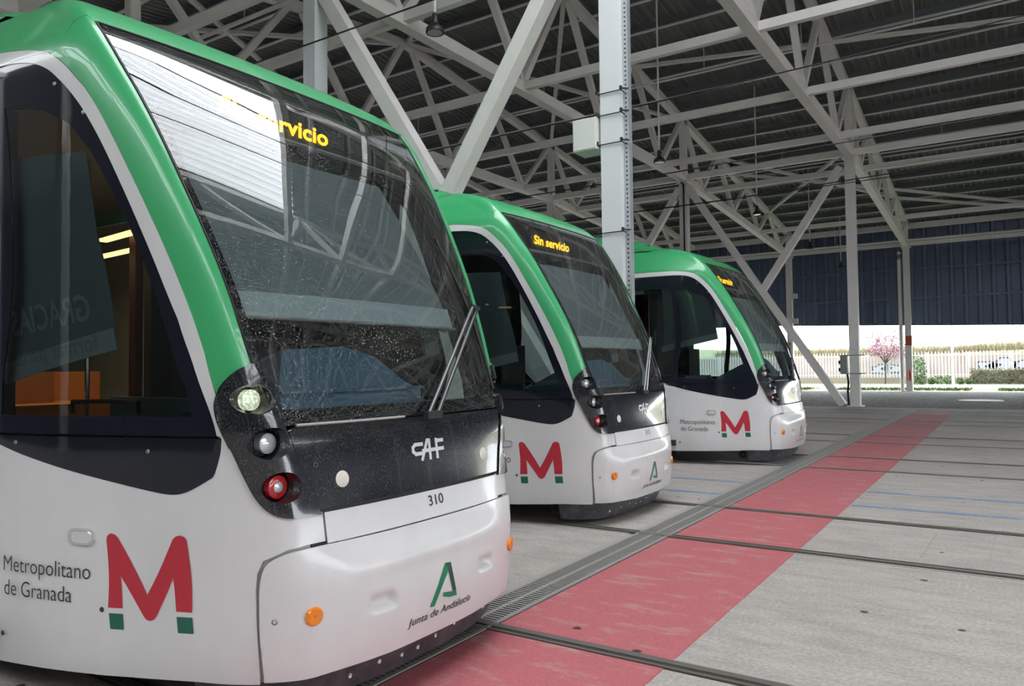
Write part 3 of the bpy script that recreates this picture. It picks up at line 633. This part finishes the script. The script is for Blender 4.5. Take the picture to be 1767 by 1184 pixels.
    # console
    cs = MB(); cs.add([(-.27, -.60, 1.26), (-.27, .30, 1.26), (-.27, .30, 1.34), (-.30, .22, 1.37), (-.36, .06, 1.50), (-.37, -.15, 1.55), (-.37, -.52, 1.53), (-.30, -.60, 1.35),
                       (-.95, -.60, 1.10), (-.95, .30, 1.10), (-.95, .30, 1.28), (-.95, .22, 1.28), (-.62, .06, 1.45), (-.62, -.15, 1.48), (-.62, -.52, 1.46), (-.95, -.60, 1.28)],
                      [(0, 1, 2, 3, 4, 5, 6, 7)]+[(i, (i+1) % 8, 8+(i+1) % 8, 8+i) for i in range(8)]+[tuple(range(8, 16))])
    csl = cs.build('driver_console', m_desk, root)
    MB().box((-.31, -.15, 1.345), (.10, .93, .012)).build('console_ledge', m_desk, csl)
    MB().box((-1.5, -.42, 1.245), (.75, .04, .12)).build('console_side', m_desk, csl)
    MB().tube([(-2.05, -.55, 1.22), (-2.05, -.55, 1.28), (-1.75, -.5, 1.285), (-1.5, -.5, 1.28), (-1.5, -.5, 1.22)], .014, 6).build('grab_rail', m_lampblack, root, True)
    MB().box((-1.35, .05, .95), (.5, .5, .12)).box((-1.62, .05, 1.35), (.14, .48, .75)).box((-1.66, .05, 1.82), (.10, .30, .22)).build('driver_seat', m_int, root)
    MB().box((-.55, .1, .8), (.7, 1.5, .9)).build('console_base', m_int, root)
    MB().box((-2.35, .62, 1.65), (.08, 1.1, 2.5)).box((-2.35, -.95, 1.65), (.08, .45, 2.5)).build('cab_partition', m_int, root)
    MB().box((-2.33, -.02, 1.9), (.07, .05, 2.1)).build('partition_post', m_burg, root)
    MB().box((-2.28, .16, 1.93), (.02, .07, .24)).build('notice', m_seat if num == '310' else m_intwall, root)
    for k_, (x, y) in enumerate(((-3.0, -.30), (-3.25, .15), (-3.7, -.35), (-3.9, .2))):
        st = MB().box((x, y, 1.05), (.42, .40, .38)).box((x-.20, y, 1.20), (.10, .38, .50)).build('passenger_seat', m_seat if num == '310' else m_burg, root)
    for x, y in ((-2.75, -.1), (-3.4, -.6), (-4.4, .0)):
        MB().tube([(x, y, .4), (x, y, 2.85)], .016, 8).build('handrail', m_chrome, root, True)
    if num == '310':
        for (x0, y0), (x1, y1), z in (((-4.26, .39), (-2.70, .24), 2.30), ((-2.68, -.04), (-2.20, -.10), 2.31), ((-1.95, -.80), (-1.45, -.82), 2.32)):
            MB().beam((x0, y0, z), (x1, y1, z), .05, .02).build('ceiling_light', m_strip, root)
        for x_, en in ((-3.2, 9),):
            pl_ = bpy.data.lights.new('cabin_lamp', 'AREA'); pl_.energy = en; pl_.size = 1.2; pl_.color = (1, .68, .30); po = bpy.data.objects.new('cabin_lamp', pl_); po.location = (x_, .1, 2.25); link(po, root)
    return root
TR = [('310', -2.302293, 2.743911, 0., .010197, True, 0.), ('313', -3.043364, 6.956376, -.034861, .001178, False, 0.), ('', -2.751703, 11.86691, -.008996, -.003952, False, .30)]
LB = ['nearest tram, green and white, with front number 310 and a lit headlamp', 'middle tram, green and white, with front number 313', 'farthest tram, green and white, its nose beside the slanting brace']
for k, (num, tx, ty, tz, yw, lit, sdz) in enumerate(TR):
    t = build_tram(num, lit, sdz); t.location = (tx, ty, tz); t.rotation_euler = (0, 0, yw)
    tag(t, LB[k], 'tram', 'parked trams')
# ------------------------------------------------------------------ ground, rails, markings
def slab(name, x0, x1, y0, y1, z, m, t=.3): return MB().box(((x0+x1)/2, (y0+y1)/2, z-t/2), (x1-x0, y1-y0, t)).build(name, m)
tag(slab('floor', -62, 50, -17, 27.6, 0, m_floor), kind='structure')
tag(slab('trim_1', -62, 50, 27.6, 45.2, 0, m_gravel), kind='structure')
tag(slab('trim_2', -80, 40, 45.2, 120, -.02, m_grass), kind='structure')
tag(slab('trim_3', -80, 40, 49.5, 58.2, 0, m_road, .02), kind='structure')
tag(slab('trim_4', -62, 60, -60, -17, 0, m_road), kind='structure')
tag(slab('trim_5', 50, 90, -17, 45.2, 0, m_floor), kind='structure')
tag(slab('walkway_marking', -2.44, -1.42, 1.0, 26.4, .004, m_redpaint, .004), 'worn red painted walkway strip crossing the tracks', 'floor marking')
for y, lb in ((8.40, 'thin blue painted line between the tracks, nearer of the two'), (9.36, 'thin blue painted line between the tracks, farther of the two')):
    tag(MB().box((-9.0, y, .003), (13.0, .09, .004)).box((4.2, y, .003), (11.2, .09, .004)).build('floor_line', m_bluepaint), lb, 'floor marking', 'blue floor lines')
# drain
dr = empty('drain_channel', (-2.59, 14, 0)); tag(dr, 'long slotted drain channel along the red walkway', 'drain')
MB().box((0, 0, .003), (.30, 24.8, .003)).build('channel_bed', m_rubber, dr)
mb = MB()
for k in (-1, 0, 1): mb.box((k*.128, 0, .007), (.026, 24.8, .008))
mb.build('frame', m_grate, dr)
mb = MB(); y = -12.38
while y < 12.4:
    for k in (-1, 1): mb.box((k*.064, y, .0065), (.102, .016, .007))
    y += .034
mb.build('grating', m_grate, dr)
mb = MB()
for k in (-1, 1): mb.box((k*.175, 0, .002), (.05, 24.8, .003))
mb.build('kerb_edge', m_edge, dr)
TC = [2.74, 6.86, 11.93, 15.93, 20.98, 25.05]
nm = ['nearest tram', 'middle tram', 'third tram', 'fourth track', 'fifth track', 'sixth track']
for k, yc in enumerate(TC):
    for s_ in (-1, 1):
        rl = empty('rail', (-24, yc+s_*.75, 0)); tag(rl, 'grooved rail set in concrete, %s side of the track of the %s' % ('near' if s_ < 0 else 'far', nm[k]) if k < 3 else 'grooved rail set in concrete, %s side of the %s' % ('near' if s_ < 0 else 'far', nm[k]), 'rail', 'embedded rails')
        MB().box((0, 0, .004), (76, .115, .005)).build('rail_bed', m_railrust, rl)
        MB().box((0, s_*.016, .0085), (76, .048, .009)).build('rail_head', m_railsteel, rl)
        MB().box((0, -s_*.046, .0075), (76, .016, .007)).build('rail_lip', m_railsteel, rl)
        MB().box((0, s_*.072, .002), (76, .028, .003)).build('joint_filler', m_edge, rl)
# expansion joints on the slab and manhole
for x, y0, y1 in ((-.60, 6.4, 7.3), (-.18, 6.2, 7.45)):
    MB().beam((x, y0, .002), (x+.03, y1, .002), .012, .002).build('trim_6', m_edge)['kind'] = 'structure'
tag(MB().lathe((-1.0, 33.4, 0), (0, 0, 1), [(0, .75), (.02, .75), (.03, .70), (.03, .001)], 32).build('manhole_cover', m_whitebox), 'round pale cover lying on the cobbles', 'manhole cover')
# ------------------------------------------------------------------ steel hall
XC = [37.0, 31.1, 25.2, 19.27, 13.34, 7.41, 1.48, -4.45, -10.38, -16.31, -22.24, -28.17, -34.1, -40.0, -46.0]
RC = lambda y: 12.1-.126*(y-18.7) if y > 18.7 else 12.1-.118*(18.7-y)      # top chord
BC = lambda y: 8.68 if y < 28 else 8.68-(y-28)*.062                            # bottom chord
DK = lambda y: RC(y)+.44
ordi = ['beyond the right edge, fifth bay', 'beyond the right edge, fourth bay', 'beyond the right edge, third bay', 'beyond the right edge, second bay', 'beyond the right edge, first bay', 'right-hand end', 'above the paving at the right edge', 'over the tall grey columns at the right', 'second from the right in view', 'third from the right in view', 'fourth from the right in view', 'fifth from the right in view', 'sixth from the right in view', 'seventh from the right in view', 'eighth from the right in view']
bn = [9.4+2.325+4.65*k for k in range(-4, 4)]+[30.05, 34.15, 38.25, 42.35]
tn = [9.4+4.65*k for k in range(-4, 5)]+[32.1, 36.2, 40.3, 44.4]
for i, X in enumerate(XC):
    t = empty('roof_truss', (X, 18.7, BC(18)-.3)); tag(t, 'grey steel roof truss running away, '+ordi[i], 'truss', 'roof trusses')
    o = Vector((X, 18.7, BC(18)-.3)); L_ = lambda y, z, dx=0: Vector((dx, y, z))-Vector((0, o.y, o.z))
    mb = MB(); ys = [-9.2, 28.0, 44.6]
    for a_, b_ in zip(ys[:-1], ys[1:]): mb.beam(L_(a_, BC(a_)), L_(b_, BC(b_)), .26, .28)
    mb.build('bottom_chord', m_steel, t)
    mb = MB(); ys = [-9.2, 18.7, 45.4]
    for a_, b_ in zip(ys[:-1], ys[1:]): mb.beam(L_(a_, RC(a_)), L_(b_, RC(b_)), .24, .24)
    mb.build('top_chord', m_steel, t)
    for k, yb in enumerate(bn):
        for yt in (tn[k], tn[k+1]):
            MB().beam(L_(yb, BC(yb)+.1), L_(yt+(.25 if yt < yb else -.25), RC(yt)-.1), .17, .17, up=(1, 0, 0)).build('web_member', m_steel, t)
    for yv in (9.4, 28.0, 44.4): MB().beam(L_(yv, BC(yv)), L_(yv, RC(yv)), .24, .24, up=(1, 0, 0)).build('post', m_steel, t)
def column(X, Y, h, lb, extra=False):
    t = empty('column', (X, Y, 0)); tag(t, lb, 'column', 'steel columns')
    mb = MB(); mb.box((0, 0, h/2), (.30, .30, h)); mb.build('shaft', m_column if Y < 20 else m_steel, t)
    MB().box((0, 0, h+.01), (.46, .46, .05)).build('cap_plate', m_steel, t)
    MB().box((0, 0, .015), (.50, .50, .03)).build('base_plate', m_steel, t); return t
cn = {-9.1: 'row behind the camera', 9.4: 'row between the middle and farthest trams', 28.0: 'row beyond the last track', 44.4: 'row by the far opening'}
xn = {-4.45: 'frontmost', 1.48: 'right end', 7.41: 'far right end'}
for i, X in enumerate(XC):
    for Y in (-9.1, 9.4, 28.0, 44.4):
        if Y == -9.1 and X > -5 and X < 2: pass
        if X > 0 and Y > -5: 
            if X > 5 and (Y in (9.4, 28.0) or X < 20): continue
            if X < 20: continue
        t = column(X, Y, BC(Y)-.16, 'grey steel column, %s of the %s' % ('frontmost' if X == -4.45 else 'number %d leftwards' % (i-6) if X < 0 else 'right-hand end at %d bays' % (7-i), cn[Y]))
        if X == -4.45 and Y == 9.4:
            MB().box((.21, 0, 4.3), (.035, .10, 8.4)).box((.19, -.05, 4.3), (.07, .006, 8.4)).box((.19, .05, 4.3), (.07, .006, 8.4)).build('cable_tray', m_tray, t)
            mb = MB(); z = .3
            while z < 8.4: mb.box((.19, -.054, z), (.022, .004, .022)); z += .062
            mb.build('tray_slots', m_cable, t)
            for z in (3.25, 4.46, 4.86, 5.16):
                c_ = MB()
                for p, q in (((-.17, -.17), (.17, -.17)), ((.17, -.17), (.17, .17)), ((.17, .17), (-.17, .17)), ((-.17, .17), (-.17, -.17))): c_.beam((p[0], p[1], z), (q[0], q[1], z), .012, .012)
                for sx in (-.18, .18): c_.box((sx, -.19, z+.02), (.03, .03, .05))
                c_.beam((.16, -.185, z+.02), (.25, -.10, z+.02), .02, .02); c_.build('strap', m_rubber, t)
            b_ = MB().box((-.36, -.05, 4.63), (.36, .34, .44)).build('junction_cabinet', m_whitebox, t)
            MB().box((-.36, -.225, 4.63), (.33, .012, .41)).build('cabinet_door', m_whitebox, b_)
        if X == -4.45 and Y == 28.0:
            MB().box((-.33, -.06, 1.42), (.22, .24, .62)).build('switch_box', m_metal, t)
            MB().tube([(-.25, 0, 1.1), (-.22, 0, .8), (-.25, 0, .5), (-.22, 0, 0)], .035, 8).build('conduit', m_rubber, t, True)
            MB().box((-.47, -.1, 1.5), (.07, .08, .12)).box((-.47, -.1, 1.25), (.07, .08, .12)).build('socket', m_lampblack, t)
            for z in (1.12, 1.74): MB().box((-.05, 0, z), (.78, .36, .03)).build('strap', m_metal, t)
        if X == -4.45 and Y == 44.4:
            MB().tube([(-.34, 0, 6.9), (-.38, 0, 7.2), (-.30, 0, 7.3)], .09, 10).tube([(-.34, 0, 0), (-.34, 0, 6.9)], .09, 10).build('downpipe', m_steel, t, True)
            MB().box((.03, -.16, 2.62), (.28, .02, .50)).build('warning_sign', m_signred, t)
            MB().lathe((.05, -.25, .55), (0, 0, 1), [(0, .001), (0, .09), (.45, .09), (.52, .04), (.58, .03)], 12).build('fire_extinguisher', m_signred, t, True)
        if X == -10.38 and Y == 28.0:
            MB().tube([(-.35, -.1, 8.75), (-.12, -.2, 8.6), (.05, -.2, 8.4), (.05, -.2, 6), (.08, -.2, 3.5), (.05, -.2, 0)], .035, 6).build('cable', m_cable, t, True)
        if X == -10.38 and Y == 44.4:
            for z in (3.9, 5.3): MB().box((.30, -.1, z), (.30, .2, .28)).build('floodlight', m_whitebox, t)
# braces
def brace(p, q, lb, a_=.24):
    o = empty('diagonal_brace', p); tag(o, lb, 'brace', 'diagonal braces'); MB().beam((0, 0, 0), Vector(q)-Vector(p), a_, a_, up=(0, 1, 0)).build('bar', m_steel, o)
    d = (Vector(q)-Vector(p)).normalized(); MB().beam(d*.02, d*.45, .34, .03, up=(0, 1, 0)).build('gusset', m_steel, o)
brace((-10.3, 9.42, 8.45), (-4.75, 9.42, .05), 'thick diagonal brace dropping rightwards behind the nearest tram roof')
brace((-4.5, 9.40, 8.40), (-7.35, 9.40, 4.15), 'thick diagonal brace rising rightwards from the middle tram roof')
brace((-7.7, 9.40, 3.95), (-10.2, 9.40, .05), 'lower half of the crossing brace hidden behind the middle tram')
brace((-10.25, 28.02, 8.35), (-4.85, 28.02, .03), 'long diagonal brace ending at the foot of the tall column')
brace((-4.75, 28.0, 8.25), (-7.45, 28.0, 4.2), 'diagonal brace rising rightwards to the top of the tall column')
brace((-10.55, 28.0, 8.3), (-13.3, 28.0, 4.15), 'diagonal brace descending leftwards over the farthest tram roof')
brace((-16.2, 28.0, 8.3), (-10.7, 28.0, .05), 'diagonal brace behind the farthest tram')
# ties across the trusses
tie_y = sorted(bn+[9.4, 28.0, 44.4])
for k, y in enumerate(tie_y):
    if y < -8 or 34 < y < 35 or 42 < y < 43: continue
    big = y < 27
    t = MB().beam((-46, y, BC(y)+.02), (43, y, BC(y)+.02), .15 if not big else .16, .20).build('tie_beam', m_steel)
    tag(t, 'long light grey tie beam crossing the bottom of the trusses, number %d from the near side' % (k+1), 'beam', 'tie beams')
tag(MB().beam((-60, 45.5, 8.80), (48, 45.5, 8.80), .2, .30).build('tie_beam', m_steel), 'eaves beam along the top of the dark far wall', 'beam', 'tie beams')
# roof plane bracing
rb = [((-10.38, 32.1), (-4.45, 40.3), 'left of the tall column, running away rightwards'), ((-4.45, 40.3), (1.48, 44.6), 'right of the twin column near the far wall'), ((-10.38, 34.2), (1.3, 43.7), 'longest one, passing behind the tall column'), ((-10.38, 40.3), (-4.45, 32.1), 'crossing another left of the tall column'), ((-10.38, 23.4), (1.48, 26.0), 'nearly level, high over the farthest tram'), ((-4.45, 14.1), (-10.38, 18.7), 'at the top beside the near column'), ((-10.38, 14.1), (-16.31, 18.7), 'above the middle tram'), ((-16.31, 9.4), (-22.24, 18.7), 'at the top left above the nearest tram'), ((-16.31, 18.7), (-22.24, 9.4), 'crossing another above the nearest tram'), ((-10.38, 18.7), (-16.31, 28.0), 'left of the white cabinet'), ((-10.38, 28.0), (-16.31, 18.7), 'crossing another left of the white cabinet')]
for p, q, lb in rb:
    t = MB().beam((p[0], p[1], RC(p[1])+.02), (q[0], q[1], RC(q[1])+.02), .13, .11).build('roof_brace', m_steel); tag(t, 'diagonal bracing bar under the roof, '+lb, 'brace', 'roof bracing bars')
# purlins
y = -6.5; k = 0; pn = 0
while y < 45.4:
    z = RC(y)+.27; pn += 1
    if not (1.4 < y < 9.0):
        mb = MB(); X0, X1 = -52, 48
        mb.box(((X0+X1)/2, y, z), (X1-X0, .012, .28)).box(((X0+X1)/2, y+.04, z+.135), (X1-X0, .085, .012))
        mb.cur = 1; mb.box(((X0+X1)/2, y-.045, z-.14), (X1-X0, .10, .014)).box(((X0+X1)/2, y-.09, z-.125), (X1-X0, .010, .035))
        tag(mb.build('roof_purlin', [m_pweb_shaded, m_purlin]), 'thin lit-edged steel purlin carrying the corrugated roof', 'purlin', 'roof purlins')
    y += 1.49
# corrugated deck (ribs run up the slope), skylight bay left out of the steel sheet
def deck(name, x0, x1, ys, m, per=.25, d=.055, up=0.):
    mb = MB(); pr = []; x = x0
    while x < x1:
        for dx, dz in ((0, 0), (per*.28, 0), (per*.40, d), (per*.88, d)):
            if x+dx <= x1: pr.append((x+dx, dz))
        x += per
    pr.append((x1, 0)); n_ = len(pr); b = len(mb.v)
    for y in ys: mb.v += [(px, y, DK(y)-.04+dz+up) for px, dz in pr]
    for r in range(len(ys)-1): mb.f += [(r*n_+i, r*n_+i+1, (r+1)*n_+i+1, (r+1)*n_+i) for i in range(n_-1)]
    mb.mi = [0]*len(mb.f)
    me = bpy.data.meshes.new(name); me.from_pydata(mb.v, [], mb.f); me.materials.append(m); return link(bpy.data.objects.new(name, me))
SKX0, SKX1, SKY0, SKY1 = -4.4, 1.45, 1.5, 9.3
tag(deck('ceiling', -52, SKX0, [-6.6, 9.3, 18.7, 46.0], m_deck), kind='structure')
tag(deck('ceiling', SKX0, SKX1, [-6.6, SKY0], m_deck), kind='structure')
tag(deck('ceiling', SKX0, SKX1, [SKY1, 18.7, 46.0], m_deck), kind='structure')
tag(deck('ceiling', SKX1, 13.3, [-6.6, 18.7, 46.0], m_deck), kind='structure')
tag(deck('ceiling', 13.3, 48, [6, 18.7, 46.0], m_deck), kind='structure')
tag(deck('window_added', 13.3, 48, [-6.6, 6], m_transl, per=.3, up=.01), kind='structure')  # extra translucent roof bay added out of view to light the floor
tag(deck('window_1', SKX0, SKX1, [SKY0, SKY1], m_transl, per=.3, up=.01), kind='structure')
# pipes under the deck
for y, z, r, lb in ((23.6, 10.9, .035, 'thin sprinkler pipe under the roof, nearest one'), (12.9, 10.9, .06, 'grey service pipe running under the near roof slope'), (33.5, 9.9, .03, 'thin sprinkler pipe under the roof, farthest one'), (44.9, 7.95, .06, 'grey pipe along the top of the dark far wall')):
    p = empty('service_pipe', (-20, y, z)); tag(p, lb, 'pipe', 'service pipes'); MB().tube([(-28, 0, 0), (24, 0, 0)], r, 8).build('tube', m_purlin, p, True)
    for x in range(-24, 24, 3): MB().beam((x, 0, 0), (x, 0, DK(y)-z-.02), .02, .02, up=(0, 1, 0)).build('hanger', m_purlin, p)
# hanging lamps
for (x, y, z), lb in (((-7.60, 9.4, 6.84), 'round black hanging lamp over the nearest tram'), ((-7.43, 18.3, 6.68), 'hanging lamp just right of the near column'), ((-7.43, 27.3, 6.8), 'hanging lamp over the farthest tram'), ((-7.43, 35.8, 6.65), 'hanging lamp left of the tall column'), ((-7.43, 43.2, 6.57), 'smallest hanging lamp before the dark far wall')):
    t = empty('hanging_lamp', (x, y, z)); tag(t, lb, 'lamp', 'hanging lamps')
    MB().tube([(0, 0, .33), (0, 0, DK(y)-z)], .024, 8).build('rod', m_whitebox, t, True)
    MB().lathe((0, 0, 0), (0, 0, 1), [(.33, .03), (.30, .05), (.16, .055), (.12, .10), (.08, .14), (.02, .15), (0, .145)], 24).build('lamp_body', m_lampblack, t, True)
    MB().lathe((0, 0, 0), (0, 0, 1), [(.004, .125), (.004, .001)], 24).build('lamp_glass', m_lens, t, True)
# overhead wires
for k, (y, z0, z1, lb) in enumerate(((6.96, 5.85, 5.85, 'overhead contact wire above the middle tram'), (11.9, 4.64, 4.86, 'lower black wire above the farthest tram'), (11.95, 5.9, 6.15, 'upper black wire above the farthest tram'), (16.0, 4.98, 5.36, 'black wire above the fourth track'), (2.74, 5.9, 5.9, 'overhead contact wire above the nearest tram'), (21., 6.1, 6.2, 'black wire above the fifth track'))):
    tag(MB().tube([(-46, y, z0), (-5, y, z0), (8, y, z1)], .011, 6).build('overhead_wire', m_cable, None, True), lb, 'wire', 'overhead wires')
for k, x in enumerate((-3.1, -2.5, -1.7)): tag(MB().tube([(x, -9, 7.1), (x, 9.4, 7.1)], .018, 6).build('overhead_wire', m_cable, None, True), 'black feeder wire under the skylight, %s of three' % ('leftmost', 'middle', 'rightmost')[k], 'wire', 'overhead wires')
# far wall: hanging navy trapezoidal cladding, open below
mb = MB(); x = -60; pr = []
while x < 49: 
    pr += [(x, 0), (x+.34, 0), (x+.42, .16), (x+.54, .16), (x+.60, 0)]; x += .62
zb = lambda x: 3.36-.0355*x if x > -12 else 3.79
mb.v = [(px, 46.0-dy, zb(px)) for px, dy in pr]+[(px, 46.0-dy, 9.25) for px, dy in pr]; n_ = len(pr); mb.f = [(i, i+1, n_+i+1, n_+i) for i in range(n_-1)]; mb.mi = [0]*len(mb.f)
tag(mb.build('wall_far', m_wall), kind='structure')
mb = MB()
for z in (4.95, 6.5, 7.9): mb.box((-6, 45.80, z), (108, .05, .10))
mb.beam((-60, 45.9, 3.81), (-12, 45.9, 3.81), .12, .10); mb.beam((-12, 45.9, 3.80), (49, 45.9, 1.62), .12, .10)
tag(mb.build('trim_7', m_wall), kind='structure')
tag(MB().box((-7, -9.5, 4.6), (110, .3, 9.2)).build('wall_back', m_backwall), kind='structure')
tag(MB().box((-60, 16, 5), (.3, 60, 10)).build('wall_left', m_wall), kind='structure')

tag(MB().box((48.2, 18, 6.8), (.2, 58, 6.8)).build('wall_right', m_wall), kind='structure')
# ------------------------------------------------------------------ outside
fe = empty('palisade_fence', (-10, 61.3, 0)); tag(fe, 'white palisade fence on a low tan wall beyond the yard', 'fence')
MB().box((0, 0, .21), (60, .25, .42)).build('plinth', m_plinth, fe)
for k in range(20):
    x0 = -25+k*2.5; mb = MB()
    for j in range(12):
        x = x0+.1+j*.208; mb.box((x, -.02, 1.32), (.075, .02, 1.75)); mb.add([(x-.037, -.03, 2.19), (x+.037, -.03, 2.19), (x+.037, -.01, 2.19), (x-.037, -.01, 2.19), (x, -.02, 2.30)], [(0, 1, 4), (1, 2, 4), (2, 3, 4), (3, 0, 4)])
    for z in (.62, 2.0): mb.box((x0+1.25, .02, z), (2.5, .03, .05))
    mb.build('fence_panel', m_fence, fe); MB().box((x0, .03, 1.2), (.07, .07, 2.0)).build('post', m_fence, fe)
gw = tag(MB().box((-10, 64.5, 1.0), (60, .25, 2.05)).build('trim_8', m_pinkwall), kind='structure')
def blob(cx, cz, r, n_=14, j=.35): return [(cx+r*(1+random.uniform(-j, j))*math.cos(2*math.pi*k/n_)*1.5, cz+r*.8*(1+random.uniform(-j, j))*math.sin(2*math.pi*k/n_)) for k in range(n_)]
gf = empty('graffiti', (-6, 64.36, 1.0)); tag(gf, 'black and silver graffiti on the pinkish wall behind the fence', 'graffiti')
for cx, cz, r in ((-2.4, 0, .5), (-1.6, .05, .45), (4.6, .1, .5), (5.6, .15, .62), (6.6, .1, .55), (7.5, -.05, .42)):
    L = blob(cx, cz, r); MB().add([(x, -.004, z) for x, z in L], [tuple(range(len(L)))]).build('graffiti_fill', m_graf2, gf); L2 = L+[L[0]]
    vs, fs = strokes([L2], .07); MB().add([(x, -.012, z) for x, z in vs], fs).build('graffiti_outline', m_graf, gf)
# bank
mb = MB(); nx, ny = 60, 8
for j in range(ny):
    for i in range(nx):
        x = -60+i*2; y = 65+j*3.5; h = [1.6, 2.35, 2.55, 2.6, 2.8, 3.0, 3.1, 3.2][j]+.25*math.sin(x*.35+j)+random.uniform(-.12, .12)+max(0, (x+6)*.03); mb.v.append((x, y, h))
mb.f = [(j*nx+i, j*nx+i+1, (j+1)*nx+i+1, (j+1)*nx+i) for j in range(ny-1) for i in range(nx-1)]; mb.mi = [0]*len(mb.f)
tag(mb.build('trim_9', m_dryland, None, True), kind='structure')
mb = MB()
for k in range(9000):
    x = random.uniform(-22, 6); y = random.uniform(65.5, 71); h = random.uniform(.25, .8); z = 2.15+max(0, (x+6)*.03); a_ = random.uniform(0, 3.14); dx, dy = .035*math.cos(a_), .035*math.sin(a_); tx, ty = random.uniform(-.2, .2), random.uniform(-.2, .2)
    mb.add([(x-dx, y-dy, z), (x+dx, y+dy, z), (x+tx, y+ty, z+h)], [(0, 1, 2)])
tag(mb.build('dry_grass', m_drygrass), 'tall dry grass along the top of the bank', 'grass', kind='stuff')
mb = MB()
for k in range(7000):
    x = random.uniform(-20, 4); y = random.uniform(45.4, 49.3); h = random.uniform(.05, .18); a_ = random.uniform(0, 3.14); dx, dy = .02*math.cos(a_), .02*math.sin(a_)
    if math.sin(x*.9)+math.sin(x*2.3+1) < -.9: continue
    mb.add([(x-dx, y-dy, -.02), (x+dx, y+dy, -.02), (x+random.uniform(-.06, .06), y, h)], [(0, 1, 2)])
tag(mb.build('grass_verge', m_verge), 'bright short grass along the edge of the hall floor', 'grass', kind='stuff')
def foliage(mb, c, r, n_, s):
    for k in range(n_):
        while True:
            p = Vector((random.uniform(-1, 1), random.uniform(-1, 1), random.uniform(-1, 1)))
            if .45 < p.length < 1: break
        q = Vector((c[0]+p.x*r[0], c[1]+p.y*r[1], c[2]+p.z*r[2])); a1 = Vector((random.gauss(0, 1), random.gauss(0, 1), random.gauss(0, 1))).normalized()*s; a2 = a1.cross(Vector((random.gauss(0, 1), random.gauss(0, 1), random.gauss(0, 1)))).normalized()*s
        mb.add([q-a1, q+a2*.6, q+a1, q-a2*.6], [(0, 1, 2, 3)])
t = empty('blossom_tree', (-7.6, 60.3, 0)); tag(t, 'small tree in pink blossom before the fence', 'tree')
mb = MB().tube([(0, 0, 0), (.03, 0, .8), (.05, 0, 1.5)], [.06, .05, .04], 8)
tips = []
for k in range(9):
    a_ = k*.7; e_ = Vector((math.cos(a_)*random.uniform(.5, 1.2), math.sin(a_)*random.uniform(.5, 1.), random.uniform(2.3, 3.5))); tips.append(e_); mb.tube([(.05, 0, 1.45), ((e_.x)*.5, e_.y*.5, (1.5+e_.z)/2-.1), tuple(e_)], [.035, .022, .01], 5)
mb.build('trunk', m_bark, t, True)
mb = MB()
for e_ in tips+[Vector((0, 0, 3.0)), Vector((-.6, 0, 2.4)), Vector((.9, 0, 2.2))]: foliage(mb, e_, (.6, .55, .5), 170, .075)
mb.build('blossom', m_blossom, t)
h = empty('hedge', (-.2, 60.2, 0)); tag(h, 'clipped olive hedge at the right before the fence', 'hedge')
mb = MB()
for k in range(7000):
    x, y, z = random.uniform(-2.2, 6), random.uniform(-.6, .3), random.uniform(.02, 1.02+.06*math.sin(k))
    a1 = Vector((random.gauss(0, 1), random.gauss(0, 1), random.gauss(0, 1))).normalized()*.07; a2 = Vector((a1.y, -a1.x, a1.z))*.6; q = Vector((x, y, z)); mb.add([q-a1, q+a2, q+a1, q-a2], [(0, 1, 2, 3)])
mb.build('hedge_leaves', m_hedge, h); MB().box((1.9, -.1, .48), (7.9, .7, .9)).build('hedge_core', m_hedge, h)
for k, (x, y, r, lb) in enumerate(((-5.15, 58.9, .28, 'leftmost'), (-4.6, 59.2, .26, 'second from left'), (-4.1, 59, .36, 'third from left'), (-3.6, 59.4, .34, 'just left of the lamp post'), (-2.9, 59.2, .26, 'just right of the lamp post'), (-2.4, 59.3, .22, 'rightmost'))):
    mb = MB(); foliage(mb, (0, 0, r*.8), (r, r, r), 220, .06); o = mb.build('small_bush', m_leaf); o.location = (x, y, 0); tag(o, 'small round green bush at the fence foot, '+lb, 'bush', 'small bushes')
t = empty('shrub', (-4.75, 58.0, 0)); tag(t, 'taller loose green shrub just right of the twin column', 'bush'); mb = MB()
foliage(mb, (-.6, 0, .9), (.6, .5, 1.1), 700, .08); mb.build('shrub_leaves', m_leaf, t); MB().tube([(-.6, 0, 0), (-.6, 0, 1.2)], .03, 6).build('stem', m_bark, t)
lp = empty('lamp_post', (-3.24, 57.8, 0)); tag(lp, 'tall thin white lamp post before the fence', 'lamp post')
MB().tube([(0, 0, 0), (0, 0, 8)], [.085, .05], 10).build('pole', m_fence, lp, True); MB().box((0, -.3, 8), (.18, .8, .08)).build('lamp_head', m_fence, lp)
fr = empty('steel_frame', (-8, 74, 0)); tag(fr, 'thin grey steel frame of posts and a bar on the bank', 'frame')
MB().beam((-4.5, 0, 5.55), (8.7, 0, 5.62), .06, .06).build('bar', m_metal, fr)
for x in (-4.5, .2, 3.3, 5.6, 7.0, 8.7): MB().beam((x, 0, 2.9), (x, 0, 5.6), .05, .05).build('post', m_metal, fr)
MB().beam((6.9, 0, 5.6), (8.6, 0, 4.1), .05, .05).build('stay', m_metal, fr)
